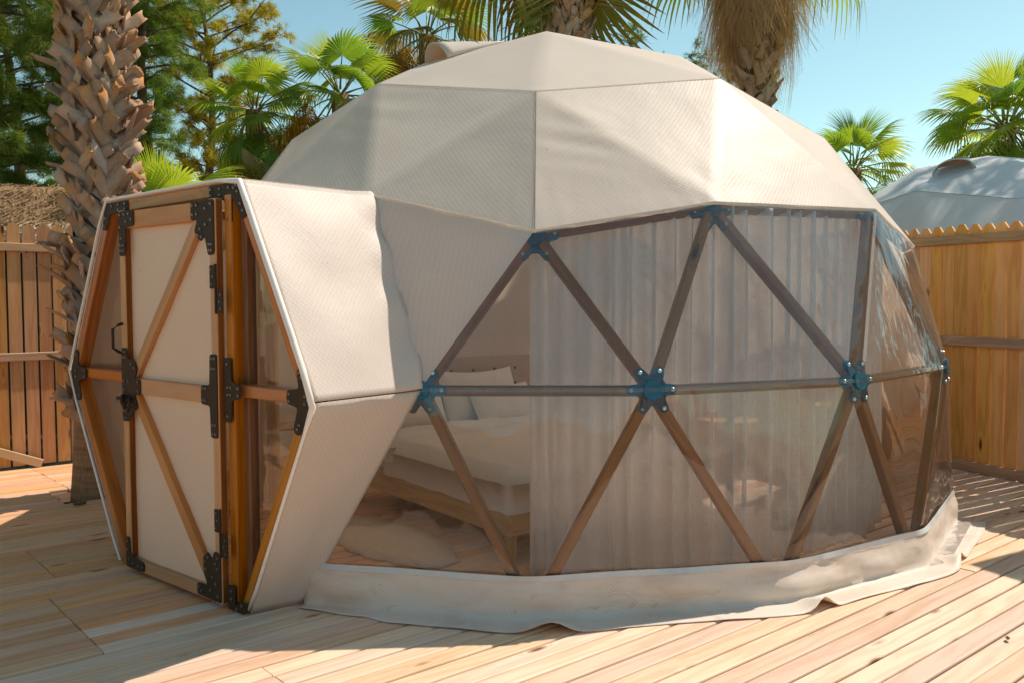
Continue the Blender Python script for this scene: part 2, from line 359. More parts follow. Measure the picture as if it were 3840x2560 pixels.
def boot_mat(name, a, b, c):
    t = NT(name); oi = t.new('ObjectInfo'); v = t.coord('Object')
    fib = t.noise(t.mapping(v, (60, 60, 4)), 1.0, 4, 0.65); pat = t.noise(v, 9, 4, 0.65)
    u = t.new('SeparateXYZ'); t.put(u.inputs[0], t.coord('UV'))
    f = t.math('ADD', t.math('MULTIPLY', fib, 0.55), t.math('MULTIPLY', pat, 0.45))
    col = t.ramp(f, [(0.28, b), (0.72, a)])
    edge = t.math('MULTIPLY', t.math('SUBTRACT', t.math('ADD', u.outputs[1], t.math('MULTIPLY', pat, 0.5)), 0.92, clamp=True), 2.6, clamp=True)
    col = t.mix(t.math('MULTIPLY', edge, 0.75), col, c)
    hs = t.new('HueSaturation'); t.put(hs.inputs['Color'], col); t.put(hs.inputs['Value'], t.math('MULTIPLY_ADD', oi.outputs['Random'], 0.5, 0.75))
    t.put(hs.inputs['Saturation'], t.math('MULTIPLY_ADD', t.math('FRACT', t.math('MULTIPLY', oi.outputs['Random'], 9.3)), 0.6, 0.65))
    return t.done(t.principled(hs.outputs[0], 0.8, 0.2, t.bump(fib, 0.5, 0.006)))
M_boot = boot_mat('palm_leaf_base', (0.47, 0.34, 0.25), (0.24, 0.155, 0.10), (0.42, 0.19, 0.065))
M_boot_pale = boot_mat('pale_palm_leaf_base', (0.55, 0.42, 0.31), (0.27, 0.17, 0.10), (0.40, 0.20, 0.08))
def fibre_mat():
    t = NT('palm_fibre'); v = t.coord('Object'); f = t.noise(t.mapping(v, (26, 26, 26)), 1.0, 5, 0.7); g = t.noise(t.mapping(v, (70, 70, 8)), 1.0, 3, 0.6)
    col = t.ramp(t.math('ADD', t.math('MULTIPLY', f, 0.6), t.math('MULTIPLY', g, 0.4)), [(0.3, (0.05, 0.03, 0.018)), (0.75, (0.22, 0.14, 0.085))])
    return t.done(t.principled(col, 0.9, 0.1, t.bump(g, 0.8, 0.01)))
M_fibre = fibre_mat()
def trunk_mat():
    t = NT('palm_trunk_bark'); v = t.coord('Object')
    ringn = t.noise(t.mapping(v, (1.2, 1.2, 26)), 1.0, 4, 0.65, 0.4); fib = t.noise(t.mapping(v, (75, 75, 9)), 1.0, 3, 0.6)
    col = t.ramp(t.math('ADD', t.math('MULTIPLY', ringn, 0.55), t.math('MULTIPLY', fib, 0.45)), [(0.34, (0.12, 0.065, 0.035)), (0.5, (0.27, 0.155, 0.085)), (0.72, (0.38, 0.24, 0.14))])
    return t.done(t.principled(col, 0.85, 0.15, t.bump(t.math('ADD', ringn, t.math('MULTIPLY', fib, 0.5)), 0.7, 0.012)))
M_trunk = trunk_mat()

# ------------------------------------------------------------------ ground and deck
gv = []; gn = 14
o = topobj('ground', [(-140, -140, -0.42), (140, -140, -0.42), (140, 260, -0.42), (-140, 260, -0.42)], [[0, 1, 2, 3]], M_ground, (0, 0, -0.42)); tag(o, 'dry brown garden soil around and below the deck', kind='structure')

BETA = R(40.414); BD = Vector((math.cos(BETA), math.sin(BETA), 0)); PN = Vector((-math.sin(BETA), math.cos(BETA), 0))
FB0 = Vector((3.677, 0.817, 0)); FBD = Vector((0.392, -0.920, 0)).normalized()      # right fence line
FA0 = Vector((-4.993, 0.807, 0)); FAD = BD.copy()                                    # left fence line
deck = topobj('deck', [(-14, -14, -0.36), (14, -14, -0.36), (14, 9, -0.36), (-14, 9, -0.36)], [[0, 1, 2, 3]], M_under, (0, 0, -0.36))
tag(deck, 'wooden terrace of long pine planks running under the tent', kind='structure')
PW, PITCH, TH = 0.1112, 0.1197, 0.028
def plank(u0, u1, s, mat, wob=True):
    L = u1 - u0
    if L < 0.05: return
    a, b, ch = PW / 2, TH, 0.009
    prof = [(-a, -b), (a, -b), (a, -ch), (a - 0.0025, -0.0035), (a - ch, 0), (-a + ch, 0), (-a + 0.0025, -0.0035), (-a, -ch)]
    V = [(x, y, z) for x in (0, L) for y, z in prof]
    F = [[i, (i + 1) % 8, 8 + (i + 1) % 8, 8 + i] for i in range(8)] + [list(range(7, -1, -1)), list(range(8, 16))]
    dz = random.uniform(-0.0035, 0.0015); ds = random.uniform(-0.0012, 0.0012)
    base = BD * u0 + PN * (s + ds); base.z = dz
    rot = random.uniform(-0.0006, 0.0006); x = (BD + PN * rot).normalized(); y = Zu.cross(x)
    piece('plank', mesh('plank', V, F, mats=mat), frame(base, x, y, Zu), deck)
rows = int((3.83 + 5.9) / PITCH)
s_first = -1.1020 - PITCH / 2 - PITCH * 66
jr = 0; ju = None
for k in range(rows + 40):
    s = s_first + k * PITCH
    if s > 3.80: break
    # right end at the right fence
    den = PN.dot(FBD); tt = (s - PN.dot(FB0)) / den; uR = BD.dot(FB0 + FBD * tt) + 0.03
    uR = min(uR, 7.5); uL = -8.2
    cuts = []
    if 0.08 < s < 0.86: cuts.append(-3.76)
    elif -1.22 < s < -0.30: cuts.append(-3.88)
    elif s > 2.55: cuts.append(-3.05 - (s - 2.55) * 0.02)
    elif s < -3.08 and s > -3.30: cuts.append(0.23)
    else: cuts.append(-5.6 - 0.35 * ((k // 5) % 3))
    if -2.06 < s < -1.82: cuts.append(-3.42)
    if -3.62 < s < -3.36 : cuts.append(1.12)
    if s < -1.9: cuts.append(2.6 + 0.45 * ((k // 4) % 2))
    if -1.95 < s < 3.9: cuts.append(1.3 + 0.6 * ((k // 6) % 2))
    cuts = sorted(c for c in cuts if uL + 0.3 < c < uR - 0.3)
    segs = []; c0 = uL
    for c in cuts: segs.append((c0, c - 0.0025)); c0 = c + 0.0025 + random.uniform(0, 0.003)
    segs.append((c0, uR))
    for a, b in segs:
        if 2.03 < s < 2.60:                      # opening round the palm
            h0, h1 = -3.22 + random.uniform(-0.02, 0.02), -2.32
            if a < h0 < b or a < h1 < b:
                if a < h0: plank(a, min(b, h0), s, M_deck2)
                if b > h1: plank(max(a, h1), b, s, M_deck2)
                continue
            if a >= h0 and b <= h1: continue
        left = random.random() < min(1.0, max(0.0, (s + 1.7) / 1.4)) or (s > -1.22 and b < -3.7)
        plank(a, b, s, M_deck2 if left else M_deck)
# joists under the boards
for k in range(9):
    u = -6.5 + k * 1.45
    beam('joist', BD * u + PN * -5.6 + Vector((0, 0, -0.10)), BD * u + PN * 3.7 + Vector((0, 0, -0.10)), 0.06, 0.12, Zu, M_dark, deck)
for u in (-3.3, -2.28):
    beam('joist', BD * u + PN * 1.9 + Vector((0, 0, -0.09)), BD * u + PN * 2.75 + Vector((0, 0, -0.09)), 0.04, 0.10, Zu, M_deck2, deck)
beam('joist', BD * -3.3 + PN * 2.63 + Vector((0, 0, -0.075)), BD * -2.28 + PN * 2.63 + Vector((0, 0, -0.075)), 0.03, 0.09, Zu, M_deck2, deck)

# ------------------------------------------------------------------ geodesic dome frame data (3V icosahedron, five rings)
def geo3():
    V = [np.array([0, 0, 1.0])]
    for k in range(5):
        a = 2 * math.pi * k / 5; V.append(np.array([2 / 5 ** .5 * math.sin(a), -2 / 5 ** .5 * math.cos(a), 1 / 5 ** .5]))
    for k in range(5):
        a = 2 * math.pi * (k + .5) / 5; V.append(np.array([2 / 5 ** .5 * math.sin(a), -2 / 5 ** .5 * math.cos(a), -1 / 5 ** .5]))
    V.append(np.array([0, 0, -1.0])); F = []
    for i in range(12):
        for j in range(i + 1, 12):
            for k in range(j + 1, 12):
                if all(abs(np.linalg.norm(V[a] - V[b]) - 1.0515) < .02 for a, b in ((i, j), (j, k), (i, k))): F.append((i, j, k))
    idx = {}; P = []; T = []
    def add(q):
        q = q / np.linalg.norm(q); key = tuple(np.round(q, 4))
        if key not in idx: idx[key] = len(P); P.append(q)
        return idx[key]
    for i, j, k in F:
        g = {}
        for a in range(4):
            for b in range(4 - a): g[a, b] = add(((3 - a - b) * V[i] + a * V[j] + b * V[k]) / 3)
        for a in range(3):
            for b in range(3 - a):
                T.append((g[a, b], g[a + 1, b], g[a, b + 1]))
                if a + b < 2: T.append((g[a + 1, b], g[a + 1, b + 1], g[a, b + 1]))
    return P, T
GP, GT = geo3()
A_OFF = R(-4.674); RAD = 3.0; ZOFF = 0.5695
def ring_of(z):
    return 'P' if z > .98 else 'R' if z > .9 else 'A' if z > .65 else 'B' if z > .4 else 'C' if z > 0 else 'D' if z > -.3 else 'X'
NODE = {}; AZ = {}; RING = {}
for i, q in enumerate(GP):
    r = ring_of(q[2]); RING[i] = r; az = math.degrees(math.atan2(q[0], -q[1])); AZ[i] = az
    if r == 'X': continue
    rr = math.hypot(q[0], q[1]) * RAD; z = q[2] * RAD + ZOFF
    if r == 'D': rr = 3.03; z = 0.0
    a = math.radians(az) + A_OFF
    NODE[i] = Vector((rr * math.sin(a), -rr * math.cos(a), z))
def find(r, az):
    return min((i for i in NODE if RING[i] == r), key=lambda i: abs((AZ[i] - az + 180) % 360 - 180))
FIX = {('A', 0): (-0.202, -2.053, 2.754), ('A', -36): (-1.22, -1.386, 2.954), ('A', 36): (0.981, -1.561, 2.944), ('A', 72): (1.921, -0.792, 2.698), ('R', 0): (-0.098, -1.028, 3.395),
       ('B', 0): (-0.228, -2.674, 1.908), ('B', 22.4): (0.755, -2.439, 2.075), ('B', -22.4): (-1.152, -2.29, 2.14), ('B', 49.6): (1.871, -1.84, 2.09),
       ('C', -11.8): (-0.814, -2.83, 1.098), ('C', 11.8): (0.35, -2.928, 1.104), ('C', 36): (1.538, -2.522, 1.11), ('C', 60.2): (2.427, -1.667, 1.119),
       ('D', 0): (-0.257, -3.039, 0), ('D', 24.2): (1.051, -2.796, 0), ('D', -24.2): (-1.425, -2.80, 0), ('D', 47.8): (2.03, -2.19, 0), ('D', 72): (2.83, -0.97, 0)}
IDEAL = {i: v.copy() for i, v in NODE.items()}
for (r, az), v in FIX.items(): NODE[find(r, az)] = Vector(v)
N = {k: find(*k) for k in FIX}
CEN = Vector((0, 0, ZOFF))
FACES = [t for t in GT if all(i in NODE for i in t)]

def facing(V, F, cen):
    """wind the faces outwards"""
    out = []
    for f in F:
        a, b, c = (np.array(V[i]) for i in f[:3]); n = np.cross(b - a, c - a)
        out.append(list(f) if n @ (a - np.array(cen)) > 0 else list(f)[::-1])
    return out
def drape(nodes, faces, n, sag, amp, scale, cen, off=0.0, azc=None, keep=0.0, wrinkles=()):
    """subdivide a set of dome triangles into one sheet; sag each pane inwards, ripple it"""
    idx = {}; V = []; UV = []; F = []
    cz = Vector(cen)
    def add(p, e):
        key = (round(p.x, 3), round(p.y, 3), round(p.z, 3))
        if key in idx: return idx[key]
        d = (p - cz).normalized()
        s = min(1.0, e * 6.0); s = s * s * (3 - 2 * s)
        q = p + d * (off - sag * s)
        nz = mnoise.noise(p * scale) + 0.5 * mnoise.noise(p * scale * 2.3 + Vector((3, 1, 7)))
        q = q + d * (amp * nz * (keep + (1 - keep) * s))
        for wp, wax, wk, wa, ws in wrinkles:
            rr_ = p - wp; g_ = math.exp(-(rr_.length / ws) ** 2)
            if g_ > 0.02: q = q + d * (wa * g_ * math.sin(rr_.dot(wax) * wk + 2.0 * mnoise.noise(p * 3)))
        idx[key] = len(V); V.append(tuple(q))
        rel = p - cz; az = math.atan2(rel.x, -rel.y); 
        da = (az - (azc or 0.0) + math.pi) % (2 * math.pi) - math.pi
        rr = math.hypot(rel.x, rel.y); el = math.atan2(rr, rel.z)
        UV.append((da * rr, el * rel.length))
        return idx[key]
    for f in faces:
        A, B, Cc = (nodes[i] for i in f)
        g = {}
        for a in range(n + 1):
            for b in range(n + 1 - a):
                w = (a / n, b / n, 1 - (a + b) / n)
                g[a, b] = add(A * w[0] + B * w[1] + Cc * w[2], min(w))
        for a in range(n):
            for b in range(n - a):
                F.append([g[a, b], g[a + 1, b], g[a, b + 1]])
                if a + b < n - 1: F.append([g[a + 1, b], g[a + 1, b + 1], g[a, b + 1]])
    return V, facing(V, F, cen), UV
def rings(f): return ''.join(sorted(RING[i] for i in f))
def caz(f, nodes):
    c = sum((nodes[i] for i in f), Vector()) / 3; return math.degrees(math.atan2(c.x, -c.y)) - math.degrees(A_OFF)
def norm180(a): return (a + 180) % 360 - 180

WRK = [(NODE[N['A', 0]] + Vector((0.22, -0.18, -0.30)), Vector((0.25, 0, 1)).normalized(), 52, 0.0045, 0.22), (NODE[N['B', 22.4]] + Vector((0.0, -0.02, 0.16)), Vector((0.8, 0, 0.6)).normalized(), 60, 0.004, 0.20),
       (NODE[N['B', 0]] + Vector((0.0, 0.05, 0.2)), Vector((1, 0, 0.1)).normalized(), 55, 0.003, 0.2), (NODE[N['A', -36]] + Vector((0.1, -0.15, -0.25)), Vector((0.3, 0, 1)).normalized(), 45, 0.003, 0.25), (NODE[N['A', 36]] + Vector((0.0, -0.1, -0.2)), Vector((-0.2, 0, 1)).normalized(), 50, 0.003, 0.22)]
tent = empty('dome_tent', (0, 0, 0))
tag(tent, 'large cream geodesic dome tent with clear front panels and wooden entrance porch', 'tent')
HC = find('C', -36)                                       # centre of the open porch hexagon
openf = [f for f in FACES if HC in f]
cap = [f for f in FACES if set(rings(f)) <= set('PRA')]
V, F, UV = drape(NODE, cap, 18, 0.003, 0.006, 1.6, CEN, 0.0085, A_OFF)
obj('cover_cap', V, F, M_cover, tent, True, UV)
band = [f for f in FACES if 'A' in rings(f) and 'B' in rings(f)]
for k in range(5):
    lo = 72 * k
    fs = [f for f in band if 0 <= (caz(f, IDEAL) - lo) % 360 < 72]
    V, F, UV = drape(NODE, fs, 22, 0.003, 0.006, 1.9, CEN, 0.008, A_OFF + R(lo + 36), wrinkles=WRK)
    o = obj('cover_band', V, F, M_cover, tent, True, UV)
def edge_strip(name, pts, w, mat, parent, off=0.014, n=10, sub=True):
    """thin seam ribbon lying on the cover along a chain of nodes"""
    P = []
    for a, b in zip(pts[:-1], pts[1:]):
        for i in range(n): P.append(a.lerp(b, i / n))
    P.append(pts[-1]); V = []; F = []
    for i, p in enumerate(P):
        d = (P[min(i + 1, len(P) - 1)] - P[max(i - 1, 0)]).normalized(); nn = (p - CEN).normalized(); s = d.cross(nn).normalized()
        q = p + nn * off
        V += [tuple(q - s * w / 2), tuple(q + s * w / 2)]
        if i: F.append([2 * i - 2, 2 * i - 1, 2 * i + 1, 2 * i])
    return obj(name, V, F, mat, parent, True)
ringA = sorted((i for i in NODE if RING[i] == 'A'), key=lambda i: AZ[i])
edge_strip('seam', [NODE[i] for i in ringA] + [NODE[ringA[0]]], 0.0035, M_seam, tent, 0.0115)
for k in range(5):
    edge_strip('seam', [NODE[find('A', 72 * k)], NODE[find('B', 72 * k)]], 0.0045, M_seam, tent, 0.0105)
ringB = sorted((i for i in NODE if RING[i] == 'B'), key=lambda i: AZ[i])
# hem of the cover, hanging a little below ring B
hemc = [NODE[i] for i in ringB if norm180(AZ[i]) > -30 and norm180(AZ[i]) < 100]
P = []
for a, b in zip(hemc[:-1], hemc[1:]):
    for i in range(12): P.append((a.lerp(b, i / 12), i / 12))
P.append((hemc[-1], 0)); V = []; F = []
for i, (p, f) in enumerate(P):
    n_ = (p - CEN).normalized(); wv = 0.004 * math.sin(i * 1.3) + 0.006 * mnoise.noise(p * 4)
    drop = 0.020 + 0.006 * math.sin(math.pi * f)
    V += [tuple(p + n_ * 0.010), tuple(p + n_ * (0.012 + wv) + Vector((0, 0, -drop * 0.6))), tuple(p + n_ * (0.009 + wv * 1.5) + Vector((0, 0, -drop)))]
    if i:
        a = 3 * i - 3; F += [[a, a + 1, a + 4, a + 3], [a + 1, a + 2, a + 5, a + 4]]
obj('cover_hem', V, F, M_cover, tent, True, [(0.02 * i, 0.02 * (i % 3)) for i in range(len(V))])

CLEAR_LO, CLEAR_HI = -14, 112
low = [f for f in FACES if rings(f) in ('BBC', 'BCC') and f not in openf]
wall = [f for f in FACES if rings(f) in ('CCD', 'CDD') and f not in openf]
def is_clear(f, lower):
    a = norm180(caz(f, IDEAL))
    return (-3 if not lower else -14) < a < CLEAR_HI
up_clear = [f for f in low if is_clear(f, False)]; up_cloth = [f for f in low if not is_clear(f, False)]
lo_clear = [f for f in wall if is_clear(f, True)]; lo_cloth = [f for f in wall if not is_clear(f, True)]
V, F, UV = drape(NODE, up_clear, 12, 0.006, 0.014, 2.4, CEN, 0.004, 0, 0.1)
obj('clear_panel', V, F, M_pvc_up, tent, True, UV)['label'] = 'hazy clear vinyl sheet of the upper front'
V, F, UV = drape(NODE, lo_clear, 12, 0.0, 0.020, 1.7, CEN, 0.004, 0, 0.1)
obj('clear_panel', V, F, M_pvc_lo, tent, True, UV)['label'] = 'clear vinyl sheet of the lower front'
V, F, UV = drape(NODE, up_cloth, 10, 0.012, 0.010, 2.0, CEN, 0.004, math.pi)
obj('canvas_wall', V, F, M_cover2, tent, True, UV)
V, F, UV = drape(NODE, lo_cloth, 8, 0.0, 0.015, 2.0, CEN, 0.004, math.pi)
obj('canvas_wall', V, F, M_cover2, tent, True, UV)
ringC = sorted((i for i in NODE if RING[i] == 'C'), key=lambda i: AZ[i])
weld = [NODE[i] for i in ringC if -14 < AZ[i] < 115]
edge_strip('weld_strip', [NODE[N['B', 49.6]].lerp(NODE[N['C', 36]], 0.03), NODE[N['B', 49.6]].lerp(NODE[N['C', 36]], 0.90)], 0.028, M_tapec, tent, 0.013)
edge_strip('weld_strip', weld, 0.022, M_pvc_up, tent, 0.012)

# struts
edges = set()
for f in FACES:
    for a, b in ((0, 1), (1, 2), (2, 0)):
        e = tuple(sorted((f[a], f[b])))
        edges.add(e)
for a, b in edges:
    if HC in (a, b): continue
    if any(RING[i] in 'PRA' for i in (a, b)) or not all(-30 < AZ[i] < 90 for i in (a, b)): continue
    pa, pb = NODE[a], NODE[b]; na, nb = (pa - CEN).normalized(), (pb - CEN).normalized()
    if {a, b} == {N['C', -11.8], N['D', -24.2]}: continue          # hidden behind the porch wall
    ins = 0.045
    p, q = pa - na * ins, pb - nb * ins; d = (q - p).normalized()
    if RING[a] == 'D' and RING[b] == 'D':
        p.z = q.z = 0.035; p -= na * 0.03; q -= nb * 0.03
    beam('strut', p + d * 0.05, q - d * 0.05, 0.052, 0.062, (na + nb).normalized(), M_strut, tent)
# hubs
def hub(i):
    p = NODE[i]; n = (p - CEN).normalized()
    nb = [e[0] if e[1] == i else e[1] for e in edges if i in e and HC not in e]
    nb = [j for j in nb if RING[j] != 'A']
    dirs = []
    ax = n.cross(Zu).normalized(); ay = n.cross(ax); 
    for j in nb:
        d = NODE[j] - p; dirs.append(math.atan2(d.dot(ay), d.dot(ax)))
    dirs.sort(); poly = []
    K = 72
    for k in range(K):
        t = 2 * math.pi * k / K - math.pi
        r = 0.076
        for dd in dirs:
            da = abs((t - dd + math.pi) % (2 * math.pi) - math.pi)
            r = max(r, 0.076 + 0.052 * math.exp(-(da / 0.30) ** 4))
        poly.append((r * math.cos(t), r * math.sin(t)))
    o = p - n * (0.013 if RING[i] == 'C' else 0.022) - (Zu * 0.03 if RING[i] == 'B' else Zu * 0)
    V, F = prism(poly, o - n * 0.012, ax, ay, n, 0.021)
    # bend lobes back a little
    V = [tuple(Vector(v) - n * (1.4 * ((Vector(v) - p) - n * ((Vector(v) - p).dot(n))).length ** 2)) for v in V]
    b2 = prism([(0.050 * math.cos(2 * math.pi * k / 12), 0.050 * math.sin(2 * math.pi * k / 12)) for k in range(12)], o + n * 0.004, ax, ay, n, 0.013)
    n0 = len(V); V = list(V) + list(b2[0]); F = F + [[q_ + n0 for q_ in f_] for f_ in b2[1]]
    h = obj('hub', V, F, M_hub, tent)
    for dd in dirs:
        c = o + ax * (0.106 * math.cos(dd)) + ay * (0.106 * math.sin(dd)) + n * (0.009 - 1.4 * 0.0112)
        bv, bf = bolt_geo(c, n, 0.0115, 0.009); obj('bolt', bv, bf, M_bolt, h, True)
    # inner ring sleeve
    V, F = tube([p - n * 0.02, p - n * 0.09], 0.058, 16); obj('sleeve', V, F, M_hub, h, True)
for i in NODE:
    if (RING[i] == 'B' and -5 < AZ[i] < 55) or (RING[i] == 'C' and -15 < AZ[i] < 90): hub(i)

# skirt round the clear front
Dn = [find('D', a) for a in (-24.2, 0, 24.2, 47.8, 72, 96)]
base_pts = [NODE[i].copy() for i in Dn]
base_pts[0] = base_pts[0] + Vector((0.02, 0.02, 0))
path = []
for a, b in zip(base_pts[:-1], base_pts[1:]):
    nseg = 44
    for i in range(nseg): path.append(a.lerp(b, i / nseg))
path.append(base_pts[-1])
path = path[: 44 * 4 - 4]
sm = [p.copy() for p in path]
for it in range(10):
    sm = [sm[0]] + [(sm[i - 1] + sm[i] * 2 + sm[i + 1]) / 4 for i in range(1, len(sm) - 1)] + [sm[-1]]
V = []; F = []; UV = []; arc = 0
prof = [(0.205, 0.018), (0.185, 0.022), (0.15, 0.032), (0.115, 0.040), (0.08, 0.046), (0.045, 0.050), (0.018, 0.056), (0.006, 0.075), (0.005, 0.105), (0.005, 0.14), (0.005, 0.19), (0.006, 0.235)]
NPF = len(prof)
curls = [(44 * 1 + 2, 2.6, 0.050), (44 * 2 + 3, 2.0, 0.060), (44 * 3 + 5, 2.2, 0.055), (14, 2.5, 0.0)]
for i, p in enumerate(sm):
    if i: arc += (p - sm[i - 1]).length
    nn = Vector((p.x, p.y, 0)).normalized()
    d_ = (sm[min(i + 1, len(sm) - 1)] - sm[max(0, i - 1)]).normalized(); no = d_.cross(Zu).normalized()
    taper = min(1.0, 0.35 + i / 30.0)
    for j, (z, r) in enumerate(prof):
        w = math.sin(math.pi * min(1, j / 6.0)) if j <= 6 else 0
        q3 = Vector((arc * 2.1, z * 9, 0))
        wr = 0.036 * mnoise.noise(q3) * w + 0.022 * mnoise.noise(Vector((arc * 4.2 + z * 14, z * 6, 4))) * w + 0.010 * abs(mnoise.noise(Vector((arc * 9 - z * 20, z * 4, 9)))) * w
        zz = z + 0.010 * mnoise.noise(Vector((arc * 1.6, 3, 1))) * (1 if j < 3 else 0.0)
        rr = (r if j < 6 else 0.050 + (r - 0.050) * taper * (0.94 + 0.14 * mnoise.noise(Vector((arc * 1.2, 8, 2)))))
        if j >= 7:
            f = (j - 6) / 5.0
            zz += 0.006 * max(0, mnoise.noise(Vector((arc * 5, 1, j * 0.4)))) * f
            for ci, cw, chh in curls:
                g = math.exp(-((i - ci) / cw) ** 2); zz += chh * g * f ** 1.2; rr -= 0.02 * g * f
        q = p + no * (rr + wr); q.z = zz
        V.append(tuple(q)); UV.append((arc, z - r))
    if i:
        for j in range(NPF - 1):
            a = (i - 1) * NPF + j; b = i * NPF + j; F.append([a, a + 1, b + 1, b])
F = [f for f in F]
sk = obj('skirt', V, F, M_skirt, tent, True, UV)
m = sk.modifiers.new('thick', 'SOLIDIFY'); m.thickness = 0.002
# grey tape along its top edge
V2 = []; F2 = []
for i in range(len(sm)):
    a = Vector(V[i * NPF]); b = Vector(V[i * NPF + 1]); nn = Vector((a.x, a.y, 0)).normalized()
    up = (a - b).normalized()
    V2 += [tuple(a + nn * 0.004 + up * 0.006), tuple(a + nn * 0.004 - up * 0.024)]
    if i: F2.append([2 * i - 2, 2 * i - 1, 2 * i + 1, 2 * i])
obj('tape_strip', V2, F2, M_tape, sk, True)
# loose clear flap at the right end of the skirt
fl = [Vector((2.05, -2.26, 0.010)), Vector((2.22, -2.17, 0.009)), Vector((2.93, -1.09, 0.012)), Vector((2.84, -0.90, 0.02)), Vector((2.68, -1.22, 0.014))]
V = []; F = []
for i in range(13):
    for j in range(7):
        a = i / 12; b = j / 6
        p = (fl[0].lerp(fl[4], a)).lerp(fl[1].lerp(fl[2], a), b); p.z = 0.012 + 0.012 * abs(mnoise.noise(p * 4.5))
        V.append(tuple(p))
        if i and j: F.append([(i - 1) * 7 + j - 1, i * 7 + j - 1, i * 7 + j, (i - 1) * 7 + j])
obj('clear_flap', V, F, pvc('clear_vinyl_flap', 0.30, 0.35, wav=0.8), sk, True)

# vent hood on the cap
vp = Vector((-0.90, -0.52, 3.30)); vn = (vp - CEN).normalized()
down = (Vector((-0.86, -0.30, -0.42)) - vn * Vector((-0.86, -0.30, -0.42)).dot(vn)).normalized(); side = vn.cross(down)
def vent(center, vn, down, side, parent, mat, w=0.27, h=0.15, L=0.5):
    V = []; F = []; ns, nl = 14, 8
    for j in range(nl + 1):
        f = j / nl
        for i in range(ns + 1):
            t = math.pi * i / ns
            hh = h * (1 - f) ** 0.8; ww = w * (1 - 0.35 * f)
            p = center - down * (f * L) + side * (ww * math.cos(t)) + vn * (hh * math.sin(t) + 0.004)
            V.append(tuple(p))
            if i and j: F.append([(j - 1) * (ns + 1) + i - 1, (j - 1) * (ns + 1) + i, j * (ns + 1) + i, j * (ns + 1) + i - 1])
    o = obj('vent_hood', V, F, mat, parent, True, [(0.03 * (i % 15), 0.03 * (i // 15)) for i in range(len(V))])
    m = o.modifiers.new('thick', 'SOLIDIFY'); m.thickness = 0.012
    dk = [tuple(center - down * 0.30 + side * (w * 0.8 * math.cos(math.pi * i / 10)) + vn * (h * 0.6 * math.sin(math.pi * i / 10) + 0.012)) for i in range(11)]
    obj('vent_mesh', dk, [list(range(11))], M_headb, o)
vent(vp, vn, down, side, tent, M_cover)

# ------------------------------------------------------------------ entrance porch
pa = R(-36) + A_OFF
TT = Vector((math.cos(pa), math.sin(pa), 0)); NN = Vector((math.sin(pa), -math.cos(pa), 0))
def PL(s, o, z): return TT * s + NN * o + Zu * z
OUT = 3.332
hexf = {'tr': PL(0.66, OUT, 2.135), 'mr': PL(1.225, OUT, 1.095), 'br': PL(0.675, OUT, 0.0), 'bl': PL(-0.62, OUT, 0.0), 'ml': PL(-1.245, OUT, 1.10), 'tl': PL(-0.715, OUT, 2.12)}
hexb = {'tr': NODE[N['B', -22.4]], 'mr': NODE[N['C', -11.8]], 'br': NODE[N['D', -24.2]], 'bl': NODE[find('D', -47.8)], 'ml': NODE[find('C', -60.2)], 'tl': NODE[find('B', -49.6)]}
order = ['tl', 'tr', 'mr', 'br', 'bl', 'ml']
def side_panel(name, a, b, mat, n=18, m=16, bulge=0.0, wrinkle=0.01, flap=0.0, seed=0):
    """cloth from front edge a-b back to the dome edge a-b"""
    V = []; F = []; UV = []
    A0, B0, A1, B1 = hexf[a], hexf[b], hexb[a], hexb[b]
    nr = (B0 - A0).cross(A1 - A0).normalized()
    cen = sum(hexf.values(), Vector()) / 6
    if nr.dot((A0 + B1) / 2 - cen) < 0: nr = -nr
    for i in range(n + 1):
        for j in range(m + 1):
            f, g = i / n, j / m
            p = A0.lerp(B0, g).lerp(A1.lerp(B1, g), f)
            e = math.sin(math.pi * f) * math.sin(math.pi * g)
            p = p + nr * (0.008 + bulge * e + wrinkle * mnoise.noise(Vector((f * 2.2, g * 3.1, seed))) * e ** 0.5)
            if flap and f > 0.8:                              # loose wavy edge lapping over the dome
                k = (f - 0.8) / 0.2
                p = p + nr * (0.022 * k * (1 + 0.5 * math.sin(g * 23))) + (A1.lerp(B1, g) - A0.lerp(B0, g)).normalized() * (k * 0.035 * (1.0 + 0.7 * math.sin(g * 17 + 1) + 0.5 * mnoise.noise(Vector((g * 9, 1, 2)))) * math.sin(math.pi * g) ** 0.4)
            V.append(tuple(p)); UV.append(((A0.lerp(A1, f) - A0).length + 0.0, g * (B0 - A0).length))
            if i and j: F.append([(i - 1) * (m + 1) + j - 1, i * (m + 1) + j - 1, i * (m + 1) + j, (i - 1) * (m + 1) + j])
    o = obj(name, V, F, mat, tent, True, UV)
    md = o.modifiers.new('thick', 'SOLIDIFY'); md.thickness = 0.003; md.offset = 0
    return o
side_panel('porch_roof', 'tl', 'tr', M_cover2, bulge=-0.01)
side_panel('porch_wall', 'tr', 'mr', M_cover2, 26, 34, 0.012, 0.02, flap=1, seed=2)
side_panel('porch_wall', 'mr', 'br', M_cover2, 20, 24, 0.0, 0.02, seed=5)
side_panel('porch_wall', 'tl', 'ml', M_cover2, bulge=0.0, seed=7)
side_panel('porch_wall', 'ml', 'bl', M_cover2, bulge=0.0, seed=9)
